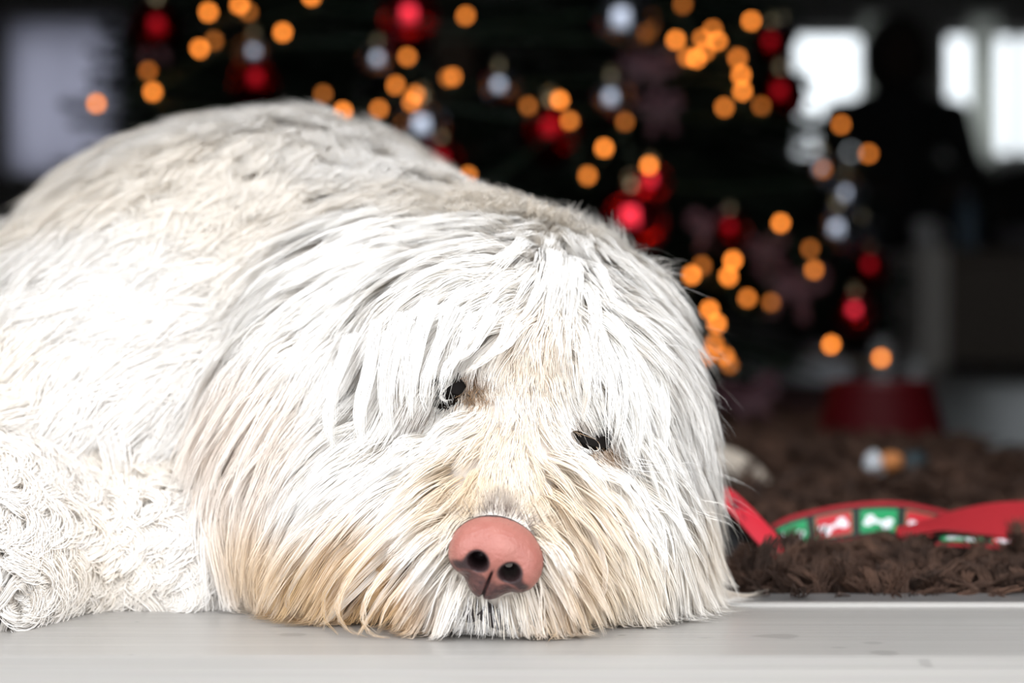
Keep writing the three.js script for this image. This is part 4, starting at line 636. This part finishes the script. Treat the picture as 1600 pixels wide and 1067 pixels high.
// ---------------------------------------------------------------- Christmas tree
const treeAt = [-0.09, -0.022, -3.0], treeR = (h) => 0.78 * (1 - h / 1.85);
{
  const tree = thing('christmas_tree', 'dark green Christmas tree hung with amber lights and red and silver baubles', 'tree', treeAt);
  part('trunk', new THREE.CylinderGeometry(0.015, 0.045, 1.8, 12).translate(0, 0.92, 0), mat(0.035, 0.022, 0.014, 0.9), tree);
  part('tree_stand', new THREE.LatheGeometry([[0.001, 0.0], [0.17, 0.0], [0.17, 0.02], [0.09, 0.05], [0.07, 0.12], [0.05, 0.12], [0.05, 0.06], [0.001, 0.06]].map(([x, y]) => new THREE.Vector2(x, y)), 32).translate(0, 0.009, 0), mat(0.03, 0.03, 0.03, 0.6), tree);
  // a branch along +x with side sprays and needles
  const branch = (v) => {
    const list = [], needle = (o, d, l) => { const s = new THREE.Vector3(d[2], rr(-0.3, 0.3), -d[0]).normalize().multiplyScalar(0.0012); const g = new THREE.BufferGeometry(); g.setAttribute('position', new THREE.Float32BufferAttribute([o[0] - s.x, o[1] - s.y, o[2] - s.z, o[0] + s.x, o[1] + s.y, o[2] + s.z, o[0] + d[0] * l, o[1] + d[1] * l, o[2] + d[2] * l], 3)); g.setAttribute('uv', new THREE.Float32BufferAttribute([0, 0, 1, 0, 0.5, 1], 2)); g.computeVertexNormals(); list.push(g); };
    const twig = (a, b, r) => { list.push(tube([a, [(a[0] + b[0]) / 2, (a[1] + b[1]) / 2 + 0.004, (a[2] + b[2]) / 2], b], r, 4, 5)); const L = Math.hypot(b[0] - a[0], b[1] - a[1], b[2] - a[2]), n = Math.round(L / 0.0035); for (let i = 0; i < n; i++) { const t = i / n, an = rr(0, 6.28), f = 0.5, dx = (b[0] - a[0]) / L, dz = (b[2] - a[2]) / L; needle([mix(a[0], b[0], t), mix(a[1], b[1], t), mix(a[2], b[2], t)], [dx * f - dz * Math.cos(an) * 0.85, Math.sin(an) * 0.85, dz * f + dx * Math.cos(an) * 0.85], rr(0.016, 0.026)); } };
    twig([0, 0, 0], [1 * 0.34, 0.01, 0], 0.004);
    for (let i = 0; i < 7; i++) { const x = 0.06 + i * 0.04, s = i % 2 ? 1 : -1, l = (0.13 - i * 0.012) * rr(0.85, 1.1); twig([x, 0.002, 0], [x + l * 0.7, 0.006 + rr(-0.01, 0.012), s * l * 0.75], 0.002); }
    return merged(list);
  };
  const m4 = new THREE.Matrix4(), q = new THREE.Quaternion(), m = mat(0.0035, 0.008, 0.0045, 0.85, { specularIntensity: 0.3, side: THREE.DoubleSide });
  for (let v = 0; v < 3; v++) {
    const list = [];
    for (let h = 0.2 + v * 0.022; h < 1.78; h += 0.066) { const R = treeR(h), n = Math.max(4, Math.round(3 + R * 13)); for (let k = 0; k < n; k++) list.push([h + rr(-0.02, 0.02), (k + rr(-0.3, 0.3)) / n * 6.283 + h * 9, R]); }
    const im = lit(new THREE.InstancedMesh(branch(v), m, list.length));
    list.forEach(([h, a, R], i) => { const L = 0.34, s = clamp(R / 0.5, 0.35, 1.15) * rr(0.85, 1.1), r0 = Math.max(0.02, R - L * s * 0.98); q.setFromEuler(new THREE.Euler(rr(-0.4, 0.4), a, rr(-0.28, 0.12), 'YXZ')); m4.compose(new THREE.Vector3(Math.cos(a) * r0, h, -Math.sin(a) * r0), q, new THREE.Vector3(s, s, s)); im.setMatrixAt(i, m4); });
    im.name = 'foliage'; im.userData = { kind: 'stuff', label: 'dark green needled branches' }; tree.add(im);
  }
  const skirt = thing('tree_skirt', 'very dark red cloth skirt spread round the foot of the tree', 'tree skirt', treeAt);
  const sp = []; for (let i = 0; i <= 16; i++) { const t = i / 16; sp.push(new THREE.Vector2(0.19 + 0.52 * t, 0.026 + 0.07 * (1 - t) * (1 - t))); }
  const sk = new THREE.LatheGeometry(sp, 96), kp = sk.attributes.position; for (let i = 0; i < kp.count; i++) { const a = Math.atan2(kp.getZ(i), kp.getX(i)), r = Math.hypot(kp.getX(i), kp.getZ(i)); kp.setY(i, kp.getY(i) + (0.012 + 0.012 * Math.sin(a * 13)) * smooth(0.2, 0.5, r)); } sk.computeVertexNormals();
  part('skirt_cloth', sk, mat(0.02, 0.001, 0.002, 0.9, { side: THREE.DoubleSide }), skirt);
}
// lights: place and how bright the bulb burns
const bulbs = [
  [-0.393, 0.535, -2.480, 3], [-0.350, 0.541, -2.460, 3], [-0.337, 0.530, -2.450, 1], [-0.401, 0.485, -2.459, 3],
  [-0.382, 0.494, -2.454, 1], [-0.289, 0.499, -2.414, 3], [-0.464, 0.431, -2.473, 3], [-0.474, 0.461, -2.494, 1],
  [-0.552, 0.424, -2.543, 3], [-0.254, 0.546, -2.425, 3], [-0.207, 0.392, -2.348, 3], [-0.233, 0.415, -2.363, 1],
  [-0.163, 0.394, -2.343, 2], [-0.143, 0.425, -2.353, 2], [-0.129, 0.462, -2.369, 2], [-0.118, 0.413, -2.348, 2],
  [-0.123, 0.403, -2.343, 2], [-0.058, 0.516, -2.389, 2], [-0.073, 0.436, -2.359, 2], [-0.079, 0.434, -2.353, 1],
  [-0.053, 0.310, -2.302, 2], [0.020, 0.399, -2.348, 1], [0.059, 0.408, -2.363, 3], [0.071, 0.381, -2.353, 2],
  [0.140, 0.382, -2.373, 1], [0.113, 0.347, -2.347, 3], [0.092, 0.312, -2.327, 2], [0.169, 0.327, -2.362, 3],
  [0.222, 0.547, -2.490, 1], [0.210, 0.496, -2.459, 3], [0.262, 0.515, -2.499, 2], [0.247, 0.501, -2.484, 2],
  [0.268, 0.499, -2.494, 3], [0.250, 0.485, -2.479, 2], [0.237, 0.473, -2.464, 3], [0.225, 0.473, -2.454, 2],
  [0.319, 0.535, -2.555, 3], [0.295, 0.479, -2.504, 2], [0.299, 0.456, -2.499, 3], [0.299, 0.433, -2.483, 3],
  [0.272, 0.409, -2.453, 2], [0.325, 0.415, -2.493, 1], [0.497, 0.368, -2.668, 2], [0.451, 0.404, -2.623, 2],
  [0.411, 0.335, -2.527, 1], [0.340, 0.259, -2.422, 3], [0.380, 0.227, -2.436, 1], [0.383, 0.200, -2.426, 2],
  [0.218, 0.191, -2.321, 3], [0.232, 0.203, -2.331, 1], [0.272, 0.210, -2.356, 3], [0.265, 0.190, -2.341, 3],
  [0.288, 0.163, -2.340, 2], [0.320, 0.158, -2.360, 1], [0.239, 0.149, -2.310, 3], [0.247, 0.132, -2.305, 3],
  [0.242, 0.108, -2.290, 2], [0.231, 0.093, -2.280, 2], [0.255, 0.093, -2.290, 2], [0.261, 0.083, -2.290, 1],
  [0.398, 0.106, -2.385, 3], [0.471, 0.088, -2.440, 3]
];
{
  const string = thing('fairy_lights', 'string of small amber fairy lights wound round the tree', 'fairy lights');
  const glow = [1, 2, 3].map((k) => { const m = mat(0.8, 0.35, 0.08, 0.4); m.emissive.setRGB(1, 0.27, 0.035); m.emissiveIntensity = [0, 1.3, 3.4, 6.2][k]; return m; });
  const gb = new THREE.LatheGeometry([[0.0002, -0.0052], [0.003, -0.0042], [0.0043, -0.001], [0.0043, 0.0025], [0.003, 0.0048], [0.0002, 0.0056]].map(([x, y]) => new THREE.Vector2(x, y)), 14), gs = new THREE.CylinderGeometry(0.0026, 0.003, 0.009, 10).translate(0, -0.0085, 0), socket = mat(0.01, 0.03, 0.015, 0.5);
  let lamps = 0;
  for (const [x, y, z, k] of bulbs) {
    const b = part('bulb', gb, glow[k - 1], string); b.position.set(x, y, z); b.userData.label = 'amber bulb'; b.rotation.set(gauss() * 0.6, 0, gauss() * 0.6);
    part('socket', gs, socket, b);
    if (k < 3 || lamps++ % 4) continue;
    const l = new THREE.PointLight(0xffffff, 0.004); l.color.setRGB(1, 0.4, 0.08); l.position.set(x, y, z); l.shadow.radius = 0.22; l.castShadow = true; l.name = 'bulb_glow'; string.add(l);
  }
  // wire, from bulb to bulb by height
  const order = [...bulbs].sort((a, b) => b[1] - a[1]), rows = []; for (let i = 0; i < order.length; i += 9) rows.push(order.slice(i, i + 9).sort((a, b) => (rows.length % 2 ? b[0] - a[0] : a[0] - b[0])));
  const line = rows.flat().map(([x, y, z]) => { const dx = x - treeAt[0], dz = z - treeAt[2], r = Math.hypot(dx, dz) || 1; return [x - dx / r * 0.012, y - 0.012, z - dz / r * 0.012]; });
  part('wire', tube(line, 0.0012, 700, 5), socket, string);
}
{
  // baubles: ball, cap and hook
  const ball = (name, list, m, label, group) => {
    const g = new THREE.SphereGeometry(1, 40, 28), cap = new THREE.CylinderGeometry(0.2, 0.22, 0.2, 16).translate(0, 1.03, 0), hook = new THREE.TorusGeometry(0.13, 0.025, 8, 20).translate(0, 1.24, 0), cm = mat(0.5, 0.42, 0.25, 0.35, { metalness: 1 });
    for (const [x, y, z, r] of list) { const o = thing(name, (r > 0.034 ? 'large ' : r < 0.027 ? 'small ' : 'middle-sized ') + label, 'bauble', [x, y, z], group); o.scale.setScalar(r); part('ball', g, m, o); part('cap', cap, cm, o); part('hook', hook, cm, o); }
  };
  ball('red_bauble', [[-0.329, 0.441, -2.459, 0.035], [-0.486, 0.533, -2.620, 0.04], [0.369, 0.445, -2.629, 0.035], [0.360, 0.519, -2.659, 0.03], [0.276, 0.250, -2.421, 0.025], [0.048, 0.370, -2.398, 0.04], [0.490, 0.207, -2.616, 0.03], [-0.087, 0.330, -2.357, 0.03]], mat(0.22, 0.004, 0.007, 0.10, { metalness: 1 }), 'shiny red bauble hanging on the tree', 'red baubles on the tree');
  ball('bright_red_bauble', [[-0.131, 0.519, -2.449, 0.042], [0.149, 0.257, -2.386, 0.046], [0.174, 0.308, -2.397, 0.026], [0.452, 0.145, -2.520, 0.028]], mat(0.75, 0.03, 0.05, 0.08, { metalness: 1 }), 'bright cherry-red mirror bauble hanging on the tree', 'bright red baubles on the tree');
  ball('silver_bauble', [[-0.112, 0.372, -2.383, 0.04], [0.441, 0.254, -2.591, 0.038], [0.461, 0.307, -2.647, 0.03], [0.480, 0.255, -2.621, 0.022], [0.422, 0.339, -2.607, 0.026], [0.144, 0.523, -2.509, 0.05], [0.126, 0.414, -2.433, 0.03], [-0.016, 0.426, -2.398, 0.026], [-0.169, 0.461, -2.409, 0.024], [0.379, 0.536, -2.685, 0.022], [-0.332, 0.479, -2.464, 0.024]], mat(0.36, 0.39, 0.46, 0.12, { metalness: 1 }), 'silver bauble hanging on the tree', 'silver baubles on the tree');
  // pink and white ribbon bows
  const bowM = mat(0.07, 0.025, 0.035, 0.7, { side: THREE.DoubleSide });
  for (const [x, y, z, r] of [[0.325, 0.232, -2.456, 0.03], [0.365, 0.187, -2.481, 0.045], [0.176, 0.470, -2.489, 0.04], [0.251, 0.258, -2.417, 0.03], [0.291, 0.043, -2.349, 0.04], [-0.487, 0.519, -2.599, 0.03], [0.189, 0.408, -2.458, 0.03]]) {
    const o = thing('ribbon_bow', 'dusty pink ribbon bow tied to the tree', 'bow', [x, y, z], 'ribbon bows on the tree'); o.rotation.z = gauss() * 0.4;
    for (const s of [-1, 1]) {
      const w = r * 0.32, loop = [[0, 0, 0], [s * r * 0.6, r * 0.45, r * 0.2], [s * r, r * 0.2, 0], [s * r * 0.6, -r * 0.1, -r * 0.1], [0, 0, 0]];
      part('loop', strap(loop.map(([a, b, c]) => [a, b + w / 2, c]), loop.map(([a, b, c]) => [a, b - w / 2, c]), 0.0012, 0, 24), bowM, o);
      const tail = [[0, 0, 0.002], [s * r * 0.3, -r * 0.5, r * 0.15], [s * r * 0.5, -r * 1.1, 0]];
      part('tail', strap(tail.map(([a, b, c]) => [a - w / 2, b, c]), tail.map(([a, b, c]) => [a + w / 2, b, c]), 0.0012, 0, 16), bowM, o);
    }
    part('knot', new THREE.SphereGeometry(r * 0.17, 14, 10), bowM, o);
  }
}

// ---------------------------------------------------------------- far end of the room
{
  // blind and curtains
  const blind = thing('roller_blind', 'drawn lavender-grey roller blind over the small window', 'blind', [-2.02, 0.79, -8.62]);
  part('blind_cloth', box(-0.26, 0.26, 0.0, 0.7, -0.0015, 0.0015), mat(0.62, 0.61, 0.68, 1, { transmission: 0.85, thickness: 0 }), blind);
  part('roller', new THREE.CylinderGeometry(0.022, 0.022, 0.54, 20).rotateZ(Math.PI / 2).translate(0, 0.72, 0), mat(0.4, 0.4, 0.42, 0.5), blind);
  part('bottom_bar', rbox(-0.26, 0.26, -0.012, 0.008, -0.006, 0.006, 0.003), mat(0.35, 0.35, 0.37, 0.5), blind);
  const curtain = (x0, x1, y0, y1, label) => {
    const o = thing('curtain', label, 'curtain', [(x0 + x1) / 2, y0, -8.55]); const w = x1 - x0, g = new THREE.PlaneGeometry(w, y1 - y0, 40, 4), p = g.attributes.position;
    for (let i = 0; i < p.count; i++) p.setZ(i, 0.014 * Math.sin(p.getX(i) / w * 6.283 * 4) + 0.004 * noise(p.getX(i) * 30, p.getY(i) * 5, 1));
    g.translate(0, (y1 - y0) / 2, 0); g.computeVertexNormals(); part('curtain_cloth', g, mat(0.56, 0.57, 0.52, 1, { transmission: 0.8, thickness: 0, side: THREE.DoubleSide }), o);
    part('curtain_rod', new THREE.CylinderGeometry(0.008, 0.008, w + 0.04, 12).rotateZ(Math.PI / 2).translate(0, y1 - y0 + 0.004, 0), mat(0.08, 0.08, 0.08, 0.5), o);
  };
  curtain(1.56, 1.66, 0.9, 1.5, 'narrow pale grey-green curtain beside the head of the seated person');
  curtain(2.04, 2.17, 0.75, 1.5, 'pale grey-green curtain between the person and the dark sofa');

  // bench with a pale end post and things on it
  const bench = thing('storage_bench', 'low dark brown storage bench with a pale end post', 'bench', [1.52, -0.022, -6.3]);
  const dark = mat(0.17, 0.14, 0.115, 0.7), pale = mat(0.75, 0.71, 0.65, 0.6);
  part('bench_body', rbox(-0.13, 0.75, 0.02, 0.35, -0.25, 0.2, 0.012), dark, bench);
  part('seat_top', rbox(-0.145, 0.77, 0.352, 0.385, -0.27, 0.225, 0.01), dark, bench);
  part('end_post', rbox(-0.225, -0.135, 0, 0.39, -0.2, 0.235, 0.01), pale, bench);
  part('plinth', rbox(-0.12, 0.74, 0.0, 0.02, -0.23, 0.18, 0.004), mat(0.03, 0.03, 0.03, 0.8), bench);
  for (const x of [0.16, 0.46]) part('panel_seam', box(x - 0.004, x + 0.004, 0.04, 0.34, 0.199, 0.2035), mat(0.03, 0.025, 0.02, 0.8), bench);
  const mug = thing('mug', 'pale mug on the end post of the bench', 'mug', [1.34, 0.369, -6.2]);
  part('cup', new THREE.LatheGeometry([[0.001, 0], [0.033, 0], [0.038, 0.01], [0.04, 0.09], [0.036, 0.09], [0.034, 0.012], [0.001, 0.008]].map(([x, y]) => new THREE.Vector2(x, y)), 32), mat(0.62, 0.62, 0.62, 0.35), mug);
  part('handle', new THREE.TorusGeometry(0.026, 0.006, 10, 24, Math.PI).rotateZ(-Math.PI / 2).translate(0.038, 0.046, 0), mat(0.62, 0.62, 0.62, 0.35), mug);
  const bot = thing('water_bottle', 'blue-grey water bottle standing on the brown bench', 'bottle', [1.50, 0.363, -6.3]);
  part('bottle_body', new THREE.LatheGeometry([[0.001, 0], [0.034, 0], [0.038, 0.008], [0.038, 0.11], [0.034, 0.13], [0.016, 0.16], [0.015, 0.175]].map(([x, y]) => new THREE.Vector2(x, y)), 32), mat(0.10, 0.16, 0.22, 0.3), bot);
  part('cap', new THREE.CylinderGeometry(0.017, 0.017, 0.022, 24).translate(0, 0.184, 0), mat(0.2, 0.22, 0.25, 0.4), bot);
  const cu = thing('cushion', 'small grey cushion lying on the brown bench', 'cushion', [1.72, 0.363, -6.3]);
  const cg = new THREE.SphereGeometry(1, 40, 24), cpz = cg.attributes.position; for (let i = 0; i < cpz.count; i++) { const f = (v) => Math.sign(v) * Math.pow(Math.abs(v), 0.6); cpz.setXYZ(i, f(cpz.getX(i)) * 0.13, (f(cpz.getY(i)) * 0.04 + 0.042), f(cpz.getZ(i)) * 0.12); } cg.computeVertexNormals();
  part('cushion_cover', cg, mat(0.12, 0.11, 0.125, 0.9), cu);
  part('piping', tube(Array.from({ length: 25 }, (_, i) => { const a = i / 24 * 6.283, f = (v) => Math.sign(v) * Math.pow(Math.abs(v), 0.6); return [f(Math.cos(a)) * 0.131, 0.042, f(Math.sin(a)) * 0.121]; }), 0.004, 80, 6), mat(0.08, 0.075, 0.085, 0.9), cu);

  // sofa behind, dark
  const sofa = thing('sofa', 'dark sofa with a rounded back under the window', 'sofa', [2.36, -0.022, -8.05]);
  const sm = mat(0.018, 0.016, 0.016, 0.9);
  part('seat_base', rbox(-0.5, 0.75, 0.06, 0.3, -0.35, 0.45, 0.03), sm, sofa);
  for (const x of [-0.22, 0.42]) part('seat_cushion', rbox(x - 0.31, x + 0.31, 0.3, 0.44, -0.2, 0.45, 0.05), sm, sofa);
  part('backrest', (() => { const s = new THREE.Shape(); s.moveTo(-0.58, 0.1); s.lineTo(0.78, 0.1); s.lineTo(0.78, 0.86); s.bezierCurveTo(0.4, 0.92, -0.1, 0.86, -0.35, 0.72); s.quadraticCurveTo(-0.55, 0.62, -0.58, 0.5); const g = new THREE.ExtrudeGeometry(s, { depth: 0.16, bevelEnabled: true, bevelSize: 0.03, bevelThickness: 0.03, bevelSegments: 3 }); g.translate(0, 0, -0.42); return g; })(), sm, sofa);
  part('armrest', rbox(-0.7, -0.54, 0.06, 0.56, -0.35, 0.45, 0.05), sm, sofa);
  for (const [x, z] of [[-0.6, 0.38], [0.68, 0.38], [-0.6, -0.28], [0.68, -0.28]]) part('leg', new THREE.CylinderGeometry(0.025, 0.018, 0.06, 12).translate(x, 0.031, z), mat(0.03, 0.02, 0.015, 0.5), sofa);

  // chair and the seated person, dark against the window
  const chair = thing('armchair', 'black armchair that the dark person sits in', 'armchair', [1.46, -0.022, -7.2]);
  part('seat', rbox(-0.3, 0.3, 0.12, 0.40, -0.3, 0.28, 0.04), sm, chair);
  part('backrest', rbox(-0.27, 0.27, 0.3, 0.78, -0.36, -0.22, 0.05), sm, chair);
  for (const s of [-1, 1]) part('armrest', rbox(s * 0.33 - 0.05, s * 0.33 + 0.05, 0.12, 0.58, -0.3, 0.28, 0.035), sm, chair);
  for (const [x, z] of [[-0.3, 0.22], [0.3, 0.22], [-0.3, -0.26], [0.3, -0.26]]) part('leg', new THREE.CylinderGeometry(0.022, 0.016, 0.12, 12).translate(x, 0.061, z), mat(0.02, 0.015, 0.012, 0.5), chair);
  const person = thing('person', 'person in dark clothes sitting in the black armchair before the window', 'person', [1.46, -0.022, -7.2]);
  person.scale.set(1.14, 1.02, 1.05);
  const b = [
    capsule([0, 0.52, -0.06], 0.14, [0, 0.72, -0.08], 0.13), capsule([-0.07, 0.9, -0.08], 0.105, [0.07, 0.9, -0.08], 0.105), capsule([0, 0.72, -0.08], 0.13, [0, 0.9, -0.08], 0.115), capsule([0, 0.95, -0.07], 0.058, [0, 1.05, -0.05], 0.052), // hips, chest, neck
  ];
  for (const s of [-1, 1]) b.push(capsule([s * 0.1, 0.5, -0.02], 0.085, [s * 0.13, 0.52, 0.38], 0.062), capsule([s * 0.13, 0.52, 0.38], 0.06, [s * 0.13, 0.1, 0.42], 0.042), capsule([s * 0.13, 0.045, 0.4], 0.04, [s * 0.14, 0.04, 0.55], 0.034), // legs and shoes
    capsule([s * 0.19, 0.92, -0.08], 0.06, [s * 0.245, 0.68, -0.02], 0.046), capsule([s * 0.245, 0.68, -0.02], 0.044, [s * 0.14, 0.62, 0.2], 0.032)); // arms
  const bodyG = surface(joined(b, 0.05), 0, 0.6, 0.1, 0.68, 96);
  const head = joined([ellipsoid([0, 1.16, -0.045], [0.078, 0.1, 0.095]), ellipsoid([0, 1.10, 0.0], [0.058, 0.07, 0.065]), capsule([0, 1.145, 0.055], 0.010, [0, 1.115, 0.07], 0.015), ellipsoid([-0.08, 1.13, -0.04], [0.012, 0.03, 0.02]), ellipsoid([0.08, 1.13, -0.04], [0.012, 0.03, 0.02]), capsule([-0.02, 1.08, 0.052], 0.008, [0.02, 1.08, 0.052], 0.008)], 0.02);
  const headG = surface(head, 0, 1.14, 0, 0.14, 64);
  const hands = [-1, 1].map((s) => { const f = [capsule([s * 0.14, 0.62, 0.2], 0.03, [s * 0.1, 0.60, 0.27], 0.027)]; for (let k = 0; k < 4; k++) { const u = s * (0.118 - k * 0.019), l = [0.036, 0.044, 0.042, 0.032][k]; f.push(capsule([u, 0.602, 0.285], 0.0095, [u - s * 0.006, 0.60, 0.285 + l * 0.7], 0.009), capsule([u - s * 0.006, 0.60, 0.285 + l * 0.7], 0.009, [u - s * 0.01, 0.587, 0.285 + l * 1.3], 0.0075)); } f.push(capsule([s * 0.085, 0.607, 0.24], 0.012, [s * 0.058, 0.60, 0.275], 0.0095)); return surface(joined(f, 0.008), s * 0.1, 0.6, 0.27, 0.1, 56); });
  const tint = (g, c) => { const a = new Float32Array(g.attributes.position.count * 3); for (let i = 0; i < a.length; i++) a[i] = c[i % 3]; const q = g.toNonIndexed(); const n = q.attributes.position.count, aa = new Float32Array(n * 3); for (let i = 0; i < n * 3; i++) aa[i] = c[i % 3]; q.setAttribute('color', new THREE.BufferAttribute(aa, 3)); return q; };
  part('body', mergeGeometries([tint(bodyG, [0.012, 0.012, 0.014]), tint(headG, [0.05, 0.03, 0.025]), ...hands.map((h) => tint(h, [0.05, 0.03, 0.025]))]), mat(1, 1, 1, 0.85, { vertexColors: true }), person);
  for (const s of [-1, 1]) part('eye', new THREE.SphereGeometry(0.011, 16, 12).translate(s * 0.03, 1.145, 0.04), mat(0.03, 0.02, 0.02, 0.2), person);
  const hairF = (x, y, z) => Math.max(ellipsoid([0, 1.13, -0.055], [0.118, 0.165, 0.122])(x, y, z) + 0.004 * noise(x * 60, y * 30, z * 60), Math.min(z - 0.02 - (y - 1.17) * 0.5, 1) * 0.7, -head(x, y, z) - 0.004);
  part('hair', surface(hairF, 0, 1.13, -0.05, 0.19, 60), mat(0.014, 0.010, 0.009, 0.7), person);
}


renderer.render(scene, camera);
